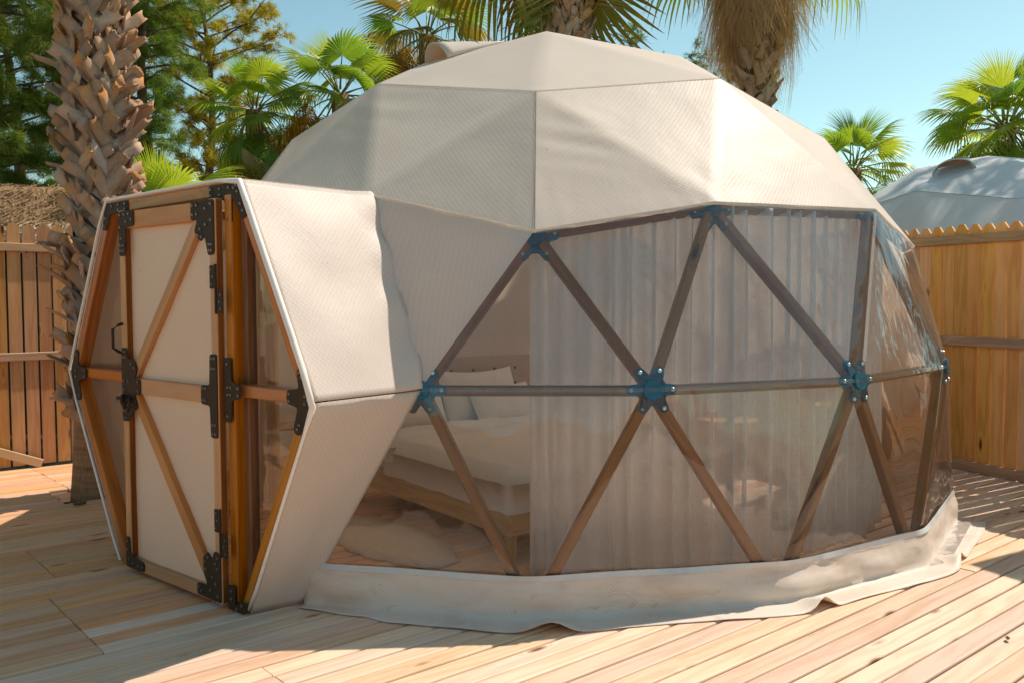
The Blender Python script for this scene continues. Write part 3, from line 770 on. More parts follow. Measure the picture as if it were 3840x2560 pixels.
# white edge piping along the front hexagon (not along the floor)
pp = [hexf[k] + NN * 0.012 for k in ('br', 'mr', 'tr', 'tl', 'ml', 'bl')]
cen = sum(hexf.values(), Vector()) / 6
pp = [p + (p - cen).normalized() * 0.016 for p in pp]
P = []
for a, b in zip(pp[:-1], pp[1:]):
    for i in range(9):
        if i or not P: P.append(a.lerp(b, 0.02 + 0.96 * i / 8))
    P.append(b) if b is pp[-1] else None
pl = []
for i, p in enumerate(P): pl.append(p)
for p in pl: p.z = max(p.z, 0.03)
V, F = tube(pl, [0.016 if 8 <= i <= 16 else 0.008 for i in range(len(pl))], 10); obj('edge_piping', V, F, M_piping, tent, True)
# porch frame
def fb(name, a, b, w, d, mat=M_frame, o=OUT, parent=None, up=None):
    A = PL(a[0], o, a[1]); B = PL(b[0], o, b[1])
    return beam(name, A, B, d, w, up or (A - B).cross(NN).normalized(), mat, parent or tent, 0.005)
ins = 0.040
inner = {}
for k, p in hexf.items():
    v = p - cen; inner[k] = (v.dot(TT) + cen.dot(TT), p.z)
def shrink(s, z, d=ins):
    cs, cz_ = cen.dot(TT), 1.07; v = Vector((s - cs, z - cz_)); L = v.length; v *= (L - d) / L; return (cs + v.x, cz_ + v.y)
ii = {k: shrink(*v) for k, v in inner.items()}
ii['br'] = (ii['br'][0], 0.035); ii['bl'] = (ii['bl'][0], 0.035)
fo = OUT - 0.035
for a, b in (('tl', 'tr'), ('tr', 'mr'), ('mr', 'br'), ('ml', 'bl'), ('tl', 'ml')):
    fb('frame_beam', ii[a], ii[b], 0.062, 0.075, o=fo)
fb('frame_beam', (-0.62, 0.02), (0.68, 0.02), 0.04, 0.075, o=fo)
fb('frame_beam', (-1.17, 1.108), (-0.44, 1.108), 0.06, 0.07, o=fo - 0.003)
fb('frame_beam', (0.60, 1.108), (1.16, 1.108), 0.06, 0.07, o=fo - 0.003)
fb('frame_post', (0.572, 0.04), (0.572, 2.07), 0.062, 0.10, o=fo - 0.004)
fb('frame_post', (0.628, 0.04), (0.628, 2.07), 0.048, 0.055, mat=M_ply, o=fo - 0.03)
fb('frame_post', (-0.500, 0.04), (-0.500, 2.06), 0.055, 0.07, o=fo - 0.05)
# struts running back to the dome
for k in order:
    if k in ('bl', 'br'): continue
    a = PL(*(lambda q: (q[0], OUT - 0.09, q[1]))(ii[k])); b = hexb[k] - (hexb[k] - CEN).normalized() * 0.06
    beam('frame_beam', a, b, 0.05, 0.05, Zu if k[0] != 'x' else NN, M_frame, tent)
# clear panes of the porch front
def pane(pts):
    V = [tuple(PL(s, OUT - 0.072, z)) for s, z in pts]; obj('window_pane', V, [list(range(len(V)))], M_pvc_win, tent)
pane([(0.60, 1.13), (1.15, 1.13), (0.66, 2.07), (0.60, 2.07)])
pane([(0.60, 0.05), (0.66, 0.05), (1.15, 1.08), (0.60, 1.08)])
pane([(-1.17, 1.13), (-0.50, 1.13), (-0.50, 2.05), (-0.68, 2.05)])
pane([(-0.60, 0.05), (-0.50, 0.05), (-0.50, 1.08), (-1.17, 1.08)])

# steel corner plates on the frame (bolts belong to the plate)
def rpoly(pts, r=0.016, n=3):
    out = []
    m = len(pts)
    for i in range(m):
        p0, p1, p2 = (Vector(pts[(i - 1) % m]), Vector(pts[i]), Vector(pts[(i + 1) % m]))
        a = p1 + (p0 - p1).normalized() * min(r, (p0 - p1).length * .45); b = p1 + (p2 - p1).normalized() * min(r, (p2 - p1).length * .45)
        for k in range(n + 1):
            t = k / n; q = a.lerp(p1, t).lerp(p1.lerp(b, t), t); out.append((q.x, q.y))
    return out
def plate(name, pts, bolts, o, parent, mat=M_black, r=0.016, t=0.005, bm=M_blackbolt, br=0.0095):
    poly = rpoly(pts, r)
    V, F = prism(poly, PL(0, o, 0), TT, Zu, NN, t); mi = [0] * len(F)
    for s, z in bolts:
        bv, bf = bolt_geo(PL(s, o + t, z), NN, br, 0.007); n0 = len(V); V = list(V) + bv; F += [[i + n0 for i in q] for q in bf]; mi += [1] * len(bf)
    return obj(name, V, F, [mat, bm], parent, False, None, mi)
fp = fo + 0.0385
e = 0.001
plate('corner_plate', [(-0.725, 2.115), (-0.45, 2.118), (-0.45, 2.055), (-0.665, 2.050), (-0.715, 1.955), (-0.765, 1.965)], [(-0.48, 2.10), (-0.48, 2.07), (-0.56, 2.10), (-0.56, 2.07), (-0.64, 2.095), (-0.735, 1.985), (-0.715, 2.03)], fp, tent)
plate('corner_plate', [(0.40, 2.06), (0.40, 2.128), (0.665, 2.125), (0.735, 1.965), (0.69, 1.94), (0.625, 2.045), (0.605, 2.045), (0.605, 1.93), (0.54, 1.93), (0.54, 2.045)], [(0.42, 2.105), (0.42, 2.075), (0.50, 2.105), (0.50, 2.075), (0.58, 2.105), (0.57, 1.95), (0.625, 2.10), (0.655, 2.08), (0.645, 2.11), (0.70, 1.985), (0.68, 2.02)], fp, tent)
plate('corner_plate', [(1.21, 1.10), (1.145, 1.255), (1.105, 1.235), (1.125, 1.15), (1.03, 1.14), (1.03, 1.076), (1.115, 1.062), (1.075, 0.955), (1.11, 0.93), (1.155, 0.95)], [(1.128, 1.225), (1.145, 1.205), (1.05, 1.125), (1.05, 1.09), (1.17, 1.12), (1.17, 1.085), (1.19, 1.10), (1.11, 0.965), (1.125, 0.985)], fp, tent, r=0.022)
plate('corner_plate', [(-1.235, 1.10), (-1.17, 1.255), (-1.125, 1.24), (-1.135, 1.15), (-1.03, 1.14), (-1.03, 1.076), (-1.135, 1.06), (-1.10, 0.95), (-1.14, 0.93), (-1.18, 0.95)], [(-1.15, 1.22), (-1.05, 1.125), (-1.05, 1.09), (-1.17, 1.12), (-1.17, 1.085), (-1.13, 0.97)], fp, tent, r=0.022)
plate('corner_plate', [(0.545, 1.27), (0.60, 1.27), (0.605, 1.155), (0.685, 1.14), (0.685, 1.076), (0.605, 1.062), (0.60, 0.95), (0.545, 0.95)], [(0.572, 1.24), (0.60, 1.125), (0.60, 1.09), (0.575, 1.125), (0.575, 1.09), (0.665, 1.125), (0.665, 1.09), (0.572, 0.98)], fp + 0.022, tent)
plate('corner_plate', [(0.54, 0.13), (0.60, 0.13), (0.605, 0.03), (0.665, 0.07), (0.70, 0.06), (0.69, 0.005), (0.54, 0.005)], [(0.572, 0.10), (0.572, 0.06), (0.665, 0.045), (0.62, 0.02)], fp + 0.022, tent)

# door
DO = OUT + 0.028
dl = {'L': -0.478, 'R': 0.520, 'B': 0.022, 'T': 2.055}
pnl = [(dl['L'] + 0.02, dl['B'] + 0.02), (dl['R'] - 0.02, dl['B'] + 0.02), (dl['R'] - 0.02, dl['T'] - 0.02), (dl['L'] + 0.02, dl['T'] - 0.02)]
V = []; F = []; UV = []
for i in range(21):
    for j in range(31):
        s = pnl[0][0] + (pnl[1][0] - pnl[0][0]) * i / 20; z = pnl[0][1] + (pnl[2][1] - pnl[0][1]) * j / 30
        V.append(tuple(PL(s, DO - 0.016 + 0.005 * mnoise.noise(Vector((s * 3, z * 3, 2))), z))); UV.append((s, z))
        if i and j: F.append([(i - 1) * 31 + j - 1, i * 31 + j - 1, i * 31 + j, (i - 1) * 31 + j])
door = obj('door', V, F, M_doorpanel, tent, True, UV)
door['label'] = 'white canvas door leaf braced with stained timber'
def db(name, a, b, w, d=0.042, mat=M_door, o=DO):
    A, B = PL(a[0], o, a[1]), PL(b[0], o, b[1]); return beam(name, A, B, w, d, NN, mat, door, 0.003)
sw = 0.058
db('stile', (dl['L'] + sw / 2, dl['B']), (dl['L'] + sw / 2, dl['T']), sw)
db('stile', (dl['R'] - sw / 2, dl['B']), (dl['R'] - sw / 2, dl['T']), sw)
db('rail', (dl['L'] + sw, dl['T'] - 0.055), (dl['R'] - sw, dl['T'] - 0.055), 0.095, 0.040)
db('rail', (dl['L'] + sw, 1.078), (dl['R'] - sw, 1.078), 0.085, 0.040)
db('rail', (dl['L'] + sw, dl['B'] + 0.032), (dl['R'] - sw, dl['B'] + 0.032), 0.062, 0.040)
db('brace', (-0.385, 1.10), (0.375, 1.985), 0.062, 0.036)
db('brace', (-0.385, 1.06), (0.425, 0.09), 0.062, 0.036)
for a, b, off in (((dl['L'] + sw + 0.001, 0.09), (dl['L'] + sw + 0.001, 1.98), 0), ((dl['R'] + 0.0, 0.03), (dl['R'] + 0.0, 2.05), 0)):
    A, B = PL(a[0], DO, a[1]), PL(b[0], DO, b[1]); beam('ply_edge', A, B, 0.003, 0.030, NN, M_ply, door, 0.0005)
dp = DO + 0.0215
plate('corner_bracket', [(-0.47, 2.05), (-0.30, 2.05), (-0.30, 1.965), (-0.395, 1.955), (-0.40, 1.80), (-0.47, 1.80)], [(-0.45, 2.03), (-0.40, 2.03), (-0.35, 2.03), (-0.32, 2.00), (-0.38, 1.99), (-0.45, 1.96), (-0.44, 1.90), (-0.42, 1.83), (-0.45, 1.83), (-0.45, 1.86), (-0.42, 1.86)], dp, door)
plate('corner_bracket', [(0.30, 2.05), (0.512, 2.05), (0.512, 1.78), (0.455, 1.775), (0.43, 1.87), (0.385, 1.845), (0.33, 1.90), (0.36, 1.955), (0.30, 1.955)], [(0.32, 2.03), (0.36, 2.03), (0.32, 1.985), (0.36, 1.985), (0.49, 2.03), (0.44, 2.01), (0.49, 1.95), (0.44, 1.93), (0.39, 1.91), (0.37, 1.88), (0.40, 1.87), (0.49, 1.83), (0.49, 1.80), (0.47, 1.80), (0.47, 1.83)], dp, door)
plate('corner_bracket', [(-0.475, 1.285), (-0.41, 1.285), (-0.40, 1.215), (-0.34, 1.235), (-0.295, 1.175), (-0.325, 1.12), (-0.265, 1.12), (-0.265, 1.03), (-0.335, 1.03), (-0.30, 0.955), (-0.36, 0.925), (-0.41, 0.87), (-0.475, 0.87)], [(-0.455, 1.265), (-0.43, 1.265), (-0.455, 1.235), (-0.43, 1.235), (-0.36, 1.20), (-0.33, 1.18), (-0.45, 1.10), (-0.40, 1.10), (-0.29, 1.10), (-0.29, 1.05), (-0.35, 0.97), (-0.455, 0.93), (-0.43, 0.93), (-0.455, 0.89), (-0.43, 0.89), (-0.45, 1.05)], dp, door)
plate('corner_bracket', [(0.452, 1.285), (0.515, 1.285), (0.515, 0.865), (0.452, 0.865), (0.445, 1.025), (0.365, 1.03), (0.365, 1.125), (0.445, 1.13)], [(0.472, 1.265), (0.497, 1.265), (0.472, 1.215), (0.497, 1.215), (0.385, 1.11), (0.41, 1.11), (0.385, 1.05), (0.41, 1.05), (0.472, 0.93), (0.497, 0.93), (0.472, 0.885), (0.497, 0.885)], dp, door)
plate('corner_bracket', [(-0.475, 0.205), (-0.43, 0.205), (-0.42, 0.105), (-0.27, 0.085), (-0.27, 0.03), (-0.475, 0.03)], [(-0.452, 0.18), (-0.452, 0.13), (-0.44, 0.08), (-0.39, 0.06), (-0.33, 0.055), (-0.29, 0.055)], dp, door)
plate('corner_bracket', [(0.515, 0.275), (0.46, 0.29), (0.44, 0.24), (0.40, 0.275), (0.35, 0.235), (0.36, 0.155), (0.39, 0.10), (0.29, 0.095), (0.29, 0.035), (0.515, 0.03)], [(0.49, 0.255), (0.47, 0.225), (0.40, 0.245), (0.37, 0.22), (0.38, 0.18), (0.44, 0.15), (0.49, 0.20), (0.42, 0.08), (0.47, 0.12), (0.49, 0.06), (0.31, 0.075), (0.335, 0.06)], dp, door)
# handle, latch, hinges
hz0, hz1, hs_ = 1.275, 1.40, -0.462
V, F = tube([PL(hs_ - 0.0, dp - 0.004, hz1 + 0.02), PL(hs_ - 0.0, dp + 0.02, hz1 + 0.015), PL(hs_ - 0.004, dp + 0.055, hz1 - 0.01), PL(hs_ - 0.004, dp + 0.055, hz0 + 0.01), PL(hs_, dp + 0.02, hz0 - 0.015), PL(hs_, dp - 0.004, hz0 - 0.02)], 0.0085, 8)
obj('handle', V, F, M_black, door, True)
lv = [tube([PL(-0.50, dp + 0.02, 1.0), PL(-0.36, dp + 0.02, 0.995)], 0.011, 8), tube([PL(-0.42, dp + 0.028, 1.02), PL(-0.395, dp + 0.045, 0.985), PL(-0.375, dp + 0.04, 0.955)], 0.012, 8),
      prism([(-0.47, 0.975), (-0.40, 0.975), (-0.40, 1.02), (-0.47, 1.02)], PL(0, dp + 0.004, 0), TT, Zu, NN, 0.014), tube([PL(-0.36, dp + 0.02, 1.015), PL(-0.345, dp + 0.03, 0.97), PL(-0.365, dp + 0.03, 0.935)], 0.009, 8)]
V, F = join(lv); obj('latch', V, F, M_black, door, True)
for zt in (1.725, 0.505):
    ho = dp + 0.001
    a = prism(rpoly([(0.468, zt), (0.520, zt), (0.520, zt - 0.115), (0.468, zt - 0.115)], 0.006), PL(0, ho, 0), TT, Zu, NN, 0.005)
    b = prism(rpoly([(0.528, zt - 0.125), (0.580, zt - 0.125), (0.580, zt - 0.235), (0.528, zt - 0.235)], 0.006), PL(0, ho, 0), TT, Zu, NN, 0.005)
    c = tube([PL(0.524, ho + 0.006, zt + 0.006), PL(0.524, ho + 0.006, zt - 0.24)], 0.0065, 8)
    V, F = join([a, b, c]); mi = [0] * len(F)
    for s, z in ((0.485, zt - 0.02), (0.495, zt - 0.055), (0.485, zt - 0.095), (0.562, zt - 0.145), (0.552, zt - 0.18), (0.562, zt - 0.215)):
        bv, bf = bolt_geo(PL(s, ho + 0.005, z), NN, 0.007, 0.004); n0 = len(V); V += bv; F += [[i + n0 for i in q] for q in bf]; mi += [1] * len(bf)
    obj('hinge', V, F, [M_black, M_blackbolt], door, False, None, mi)

# ------------------------------------------------------------------ interior
def drape_curtain(name, fn, u0, u1, nu, z0, z1, folds, amp, mat, label, cat, hem=True, seed=0, parent=None, tang=0.0):
    V = []; F = []; UV = []; nz = 14; arc = 0; prev = None
    root = None
    for i in range(nu + 1):
        u = u0 + (u1 - u0) * i / nu
        p, nrm = fn(u)
        if prev is not None: arc += (p - prev).length
        prev = p
        ph = folds * 2 * math.pi * i / nu
        ph += 4.2 * mnoise.noise(Vector((i / nu * folds * 0.45, seed, 0)))
        am = amp * (0.65 + 0.7 * abs(mnoise.noise(Vector((i / nu * folds * 0.6, seed + 5, 1)))))
        for j in range(nz + 1):
            f = j / nz; z = z0 + (z1 - z0) * f
            k = am * (1.0 - 0.35 * f)
            w = math.sin(ph + 0.5 * mnoise.noise(Vector((i * 0.05, f * 1.5, seed)))); w = math.copysign(abs(w) ** 0.9, w)
            tg = Vector((-nrm.y, nrm.x, 0))
            q = p + nrm * (k * w) + tg * (tang * math.sin(2 * ph) * (1 - 0.3 * f)); q = q + Vector((0, 0, 0)); q.z = z + (0.012 * math.sin(ph * 0.5) if j == 0 else 0)
            V.append(tuple(q)); UV.append((arc, z))
            if i and j: F.append([(i - 1) * (nz + 1) + j - 1, i * (nz + 1) + j - 1, i * (nz + 1) + j, (i - 1) * (nz + 1) + j])
    c = sum((Vector(v) for v in V), Vector()) / len(V); c.z = z0
    o = topobj(name, V, F, mat, c, True, UV); tag(o, label, cat)
    if hem:
        V2 = []; F2 = []
        for i in range(nu + 1):
            a, b = Vector(V[i * (nz + 1)]), Vector(V[i * (nz + 1) + 1]); d = (b - a).normalized()
            nrm = fn(u0 + (u1 - u0) * i / nu)[1]
            V2 += [tuple(a + nrm * 0.002), tuple(a + d * 0.018 + nrm * 0.002)]
            if i: F2.append([2 * i - 2, 2 * i, 2 * i + 1, 2 * i - 1])
        obj('hem', V2, F2, M_hem, o, True, [(0.01 * i, 0.01 * (i % 2)) for i in range(len(V2))])
    return o
def arcfn(u):
    r = 2.485; return Vector((r * math.sin(u), -r * math.cos(u), 0)), Vector((math.sin(u), -math.cos(u), 0))
drape_curtain('sheer_curtain', arcfn, R(-5.8), R(59.5), 900, 0.035, 2.06, 23, 0.068, M_sheer, 'sheer white curtain in deep folds behind the clear tent front', 'curtain', seed=3, tang=0.0)
def dfn(u): return Vector((-2.31, -1.02, 0)).lerp(Vector((-2.20, -0.60, 0)), u), Vector((0.97, -0.25, 0))
drape_curtain('linen_drape', dfn, 0, 1, 160, 0.03, 2.05, 5, 0.05, M_drape, 'beige linen curtain beside the post inside the tent entrance', 'curtain', seed=8)
o = beam('inner_post', (-2.18, -0.52, 0.0), (-2.18, -0.52, 2.2), 0.09, 0.09, (1, 0, 0), M_pine)
tag(o, 'rough knotty timber post just inside the entrance beside the linen curtain', 'post')

# bed
d1 = Vector((0.587, -0.810, 0)).normalized(); d2 = Vector((0.810, 0.587, 0)).normalized()
F0b = Vector((-0.36, -2.16, 0)); H0 = F0b - d1 * 2.12; BW = 1.72
def BP(a, b, z): return H0 + d1 * a + d2 * b + Zu * z
bed = empty('bed', BP(1.0, BW / 2, 0)); tag(bed, 'low wooden double bed with plank side rail inside the tent', 'bed')
beam('side_rail', BP(0, 0, 0.245), BP(2.12, 0, 0.245), 0.03, 0.17, Zu, M_pine, bed)
beam('side_rail', BP(0, BW, 0.245), BP(2.12, BW, 0.245), 0.03, 0.17, Zu, M_pine, bed)
beam('foot_rail', BP(2.105, 0.016, 0.245), BP(2.105, BW - 0.016, 0.245), 0.03, 0.17, Zu, M_pine, bed)
for a in (0.06, 2.04):
    for b in (0.05, BW - 0.05): beam('leg', BP(a, b, 0.0), BP(a, b, 0.165), 0.07, 0.07, d1, M_pine, bed)
beam('slat_base', BP(0.02, BW / 2, 0.30), BP(2.09, BW / 2, 0.30), BW - 0.05, 0.03, Zu, M_pine, bed)
hb = prism(rpoly([(-0.05, 0.20), (BW + 0.05, 0.20), (BW + 0.05, 1.06), (-0.05, 1.06)], 0.02), BP(-0.06, 0, 0), d2, Zu, d1, 0.05)
h_ = obj('headboard', hb[0], hb[1], M_headb, bed)
bb = []
for i in range(6):
    for j in range(2): bb.append(bolt_geo(BP(-0.01, 0.5 + i * 0.22, 0.82 + j * 0.13), d1, 0.013, 0.006))
for g in bb: obj('button', g[0], g[1], M_dark, h_, True)
def soft_box(name, org, ax, ay, sx, sy, z0, z1, mat, parent=None, n=26, m=20, rnd=0.10, amp=0.02, scale=3.0, seed=0, drop=0.0):
    V = []; F = []
    org = Vector(org)
    for i in range(n + 1):
        for j in range(m + 1):
            u, v = i / n, j / m
            e = min(u * sx, (1 - u) * sx, v * sy, (1 - v) * sy)
            h = 1 - max(0, 1 - e / rnd) ** 2.2
            p = org + ax * (u * sx) + ay * (v * sy)
            p.z = z0 + (z1 - z0) * h + amp * mnoise.noise(Vector((u * sx * scale, v * sy * scale, seed))) * min(1, h + 0.2) + 0.4 * amp * mnoise.noise(Vector((u * sx * scale * 3, v * sy * scale * 3, seed + 3)))
            V.append(tuple(p))
            if i and j: F.append([(i - 1) * (m + 1) + j - 1, i * (m + 1) + j - 1, i * (m + 1) + j, (i - 1) * (m + 1) + j])
    nt = len(V)
    ring = [i * (m + 1) for i in range(n + 1)] + [n * (m + 1) + j for j in range(1, m + 1)] + [i * (m + 1) + m for i in range(n - 1, -1, -1)] + [j for j in range(m - 1, 0, -1)]
    for k in ring:
        p = Vector(V[k]); p.z = z0 - drop + 0.015 * mnoise.noise(p * 6); V.append(tuple(p))
    L = len(ring)
    for k in range(L): F.append([ring[k], ring[(k + 1) % L], nt + (k + 1) % L, nt + k])
    if parent is not None: return obj(name, V, F, mat, parent, True)
    c = org + ax * sx / 2 + ay * sy / 2; c.z = z0
    return topobj(name, V, F, mat, c, True)
soft_box('mattress', BP(0.02, 0.01, 0), d1, d2, 2.08, BW - 0.02, 0.32, 0.50, M_linen, bed, rnd=0.06, amp=0.005)
dv = soft_box('duvet', BP(0.62, -0.035, 0), d1, d2, 1.52, BW + 0.07, 0.47, 0.56, M_linen, None, 34, 30, 0.09, 0.020, 3.2, 4, drop=0.17)
tag(dv, 'rumpled white duvet hanging over the side of the bed', 'duvet')
dv2 = soft_box('folded_sheet', BP(0.42, -0.045, 0), d1, d2, 0.34, BW + 0.09, 0.505, 0.60, M_linen, None, 12, 30, 0.06, 0.022, 4.2, 9, drop=0.10)
tag(dv2, 'folded back white sheet across the bed below the pillows', 'sheet')
def pillow(name, c, ax, ay, w, h, t, tilt, label, seed):
    V = []; F = []; n, m = 20, 14
    up = (Zu * math.sin(tilt) + ay * math.cos(tilt)).normalized(); nr = ax.cross(up)
    for sgn in (1, -1):
        o = len(V)
        for i in range(n + 1):
            for j in range(m + 1):
                u, v = i / n * 2 - 1, j / m * 2 - 1
                k = (1 - abs(u) ** 3.0) ** 0.6 * (1 - abs(v) ** 3.0) ** 0.6
                pin = 1 - 0.10 * (v * v) * (1 - abs(u)); pinv = 1 - 0.14 * (1 - u * u) * abs(v)
                p = c + ax * (u * w / 2 * pin) + up * (v * h / 2 * pinv) + nr * (sgn * (t * k + 0.003) + 0.012 * mnoise.noise(Vector((u * 3, v * 3, seed))) * k)
                V.append(tuple(p))
                if i and j:
                    q = [o + (i - 1) * (m + 1) + j - 1, o + i * (m + 1) + j - 1, o + i * (m + 1) + j, o + (i - 1) * (m + 1) + j]
                    F.append(q if sgn > 0 else q[::-1])
    b = c - up * h / 2; o = topobj(name, V, F, M_linen, b, True); tag(o, label, 'pillow', 'bed pillows'); return o
pillow('pillow', BP(0.16, 1.12, 0.74), d2, -d1, 0.74, 0.50, 0.10, R(66), 'white pillow leaning on the headboard, nearest the sheer curtain', 1)
pillow('pillow', BP(0.18, 0.36, 0.73), d2, -d1, 0.74, 0.50, 0.10, R(62), 'white pillow at the porch side of the headboard', 2)
pillow('pillow', BP(0.34, 1.24, 0.68), d2, -d1, 0.62, 0.42, 0.085, R(52), 'smaller white pillow set in front of another pillow', 3)
# rug
V = []; F = []; nr_ = 48
ctr = Vector((-1.16, -1.62, 0.012))
ringp = []
for k in range(nr_):
    t = 2 * math.pi * k / nr_; r1 = 1 + 0.09 * mnoise.noise(Vector((math.cos(t) * 2.5, math.sin(t) * 2.5, 3))) + 0.03 * math.sin(k * 2.4)
    ringp.append(ctr + d1 * (0.72 * math.cos(t) * r1) + d2 * (-0.30 * math.sin(t) * r1) + Vector((0, 0, 0)))
V = [tuple(ctr + Vector((0, 0, 0.012)))] + [tuple(ctr.lerp(p, 0.6) + Vector((0, 0, 0.011))) for p in ringp] + [tuple(p + Vector((0, 0, 0.006))) for p in ringp] + [tuple(p + Vector((0, 0, -0.008))) for p in ringp]
for k in range(nr_):
    a = (k + 1) % nr_
    F.append([0, 1 + k, 1 + a]); F.append([1 + k, 1 + nr_ + k, 1 + nr_ + a, 1 + a]); F.append([1 + nr_ + k, 1 + 2 * nr_ + k, 1 + 2 * nr_ + a, 1 + nr_ + a])
F = [f[::-1] for f in F]
o = topobj('rug', V, F, M_rug, ctr, True); tag(o, 'cream sheepskin style rug on the floor beside the bed', 'rug')
# slatted bench by the entrance
bq = Vector((-2.32, 0.50, 0)); bx = Vector((0.80, 0.60, 0)); by = Vector((-0.60, 0.80, 0))
bench = empty('slatted_bench', bq); tag(bench, 'pale pine slatted bench seen through the porch window', 'bench')
for k in range(5):
    off = (k - 2) * 0.078; beam('slat', bq + bx * -0.22 + by * off + Zu * 0.44, bq + bx * 0.30 + by * off + Zu * 0.44, 0.072, 0.022, Zu, M_pine, bench)
for a in (-0.18, 0.26):
    for b in (-0.15, 0.15): beam('leg', bq + bx * a + by * b, bq + bx * a + by * b + Zu * 0.428, 0.05, 0.05, bx, M_pine, bench)
    beam('stretcher', bq + bx * a + by * -0.125 + Zu * 0.16, bq + bx * a + by * 0.125 + Zu * 0.16, 0.03, 0.05, Zu, M_pine, bench)
# round side table and small green bottle
tb = Vector((1.55, 0.45, 0)); table = empty('side_table', tb); tag(table, 'small round pine side table behind the sheer curtain', 'table')
V, F = tube([tb + Zu * 0.47, tb + Zu * 0.50], 0.27, 32); obj('table_top', V, F, M_pine, table)
for k in range(3):
    t = 2 * math.pi * k / 3; V, F = tube([tb + Vector((0.10 * math.cos(t), 0.10 * math.sin(t), 0.468)), tb + Vector((0.22 * math.cos(t), 0.22 * math.sin(t), 0.0))], 0.018, 10); obj('leg', V, F, M_pine, table, True)
# bench-like console at the right
cb_ = Vector((2.35, 0.55, 0)); cons = empty('console_table', cb_); tag(cons, 'pale wooden console table at the right inside the tent', 'table')
cx_, cy_ = Vector((0.35, -0.94, 0)).normalized(), Vector((0.94, 0.35, 0)).normalized()
beam('table_top', cb_ - cx_ * 0.45 + Zu * 0.62, cb_ + cx_ * 0.45 + Zu * 0.62, 0.36, 0.03, Zu, M_pine, cons)
for a in (-0.4, 0.4):
    for b in (-0.14, 0.14): beam('leg', cb_ + cx_ * a + cy_ * b, cb_ + cx_ * a + cy_ * b + Zu * 0.604, 0.045, 0.045, cx_, M_pine, cons)
V, F = tube([cb_ + Zu * 0.636, cb_ + Zu * 0.72, cb_ + Zu * 0.76, cb_ + Zu * 0.83], [0.03, 0.03, 0.012, 0.012], 12); o = topobj('bottle', V, F, M_green, cb_ + Zu * 0.636, True); tag(o, 'small green glass bottle standing on the console table', 'bottle')

# ------------------------------------------------------------------ fences
def picket_mesh(name, w, h, t, mat, style):
    if style == 'dog': poly = [(-w / 2, 0), (w / 2, 0), (w / 2, h - w * 0.42), (w * 0.20, h), (-w * 0.20, h), (-w / 2, h - w * 0.42)]
    else: poly = [(-w / 2, 0), (w / 2, 0), (w / 2, h - w * 0.40), (w * 0.06, h), (-w * 0.06, h), (-w / 2, h - w * 0.40)]
    # local X is the grain direction (up), Y across, Z out
    V = [(y, x, 0) for x, y in poly] + [(y, x, t) for x, y in poly]; n = len(poly)
    F = [list(range(n)), list(range(2 * n - 1, n - 1, -1))] + [[i, n + i, n + (i + 1) % n, (i + 1) % n] for i in range(n)]
    return mesh(name, V, F, mats=mat)
def fence(org, dr, t0, t1, pitch, w, h, mat, style, label, front, rails, rail_mat, lift=0.02, jit=0.01):
    org, dr = Vector(org), Vector(dr); front = Vector(front)
    f = empty('picket_fence', org + dr * t0); tag(f, label, 'fence')
    ms = [picket_mesh('picket', w * random.uniform(0.985, 1.012), h + random.uniform(-jit, jit), 0.02, mat, style) for _ in range(6)]
    k = 0; t = t0
    while t < t1:
        p = org + dr * t + Zu * lift
        tl = random.uniform(-0.004, 0.004)
        x = (Zu + dr * tl).normalized(); y = dr.cross(Zu).cross(x).normalized() if False else (x.cross(front)).normalized(); z = x.cross(y).normalized()
        piece('picket', random.choice(ms), frame(p - front * random.uniform(0, 0.009), x, y, z), f)
        t += pitch; k += 1
    for z, hh, dd in rails:
        a = t0 - 0.05
        while a < t1:
            b = min(a + 2.4, t1)
            beam('rail', org + dr * (a + 0.002) + front * (0.001 + dd / 2) + Zu * z, org + dr * b + front * (0.001 + dd / 2) + Zu * z, dd, hh, Zu, rail_mat, f); a = b
    a = t0 + 0.3
    while a < t1:
        p = org + dr * a - front * 0.075; beam('post', p + Zu * -0.3, p + Zu * (h - 0.1), 0.09, 0.09, dr, rail_mat, f); a += 2.4
    return f
frB = Vector((-0.920, -0.392, 0)).normalized()     # right fence faces the tent
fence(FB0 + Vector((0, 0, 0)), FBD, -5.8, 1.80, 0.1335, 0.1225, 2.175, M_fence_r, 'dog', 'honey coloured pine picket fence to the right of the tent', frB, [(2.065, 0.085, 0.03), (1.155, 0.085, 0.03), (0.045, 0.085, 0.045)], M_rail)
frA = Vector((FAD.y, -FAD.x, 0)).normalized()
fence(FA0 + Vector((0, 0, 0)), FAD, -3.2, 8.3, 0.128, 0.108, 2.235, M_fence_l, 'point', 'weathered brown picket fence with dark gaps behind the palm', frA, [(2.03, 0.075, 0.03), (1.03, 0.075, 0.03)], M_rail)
# diagonal brace at the foot of the left fence
o = beam('fence_brace', FA0 + FAD * -0.35 + frA * 0.06 + Zu * 0.30, FA0 + FAD * 0.30 + frA * 0.06 + Zu * 0.03, 0.03, 0.08, Zu, M_rail); tag(o, 'short slanting timber brace at the foot of the left fence', 'brace')
# added taller screen further along on the right (out of frame, casts the shadow at the right edge)
sc_ = empty('shadow_screen', FB0 + FBD * 1.95); tag(sc_, 'unseen tall plank screen added beyond the right fence for its shadow', 'screen')
sm_ = beam_mesh('board', 3.16, 0.145, 0.022, 0.003, M_fence_r)
for k in range(15):
    p = FB0 + FBD * (1.96 + 0.148 * k); piece('board', sm_, frame(p, Zu, frB.cross(Zu) * -1, frB * -1) if False else frame(p, Zu, Zu.cross(frB) * -1, -frB.cross(Vector((0,0,0))) if False else Zu.cross(Zu.cross(frB) * -1)), sc_)

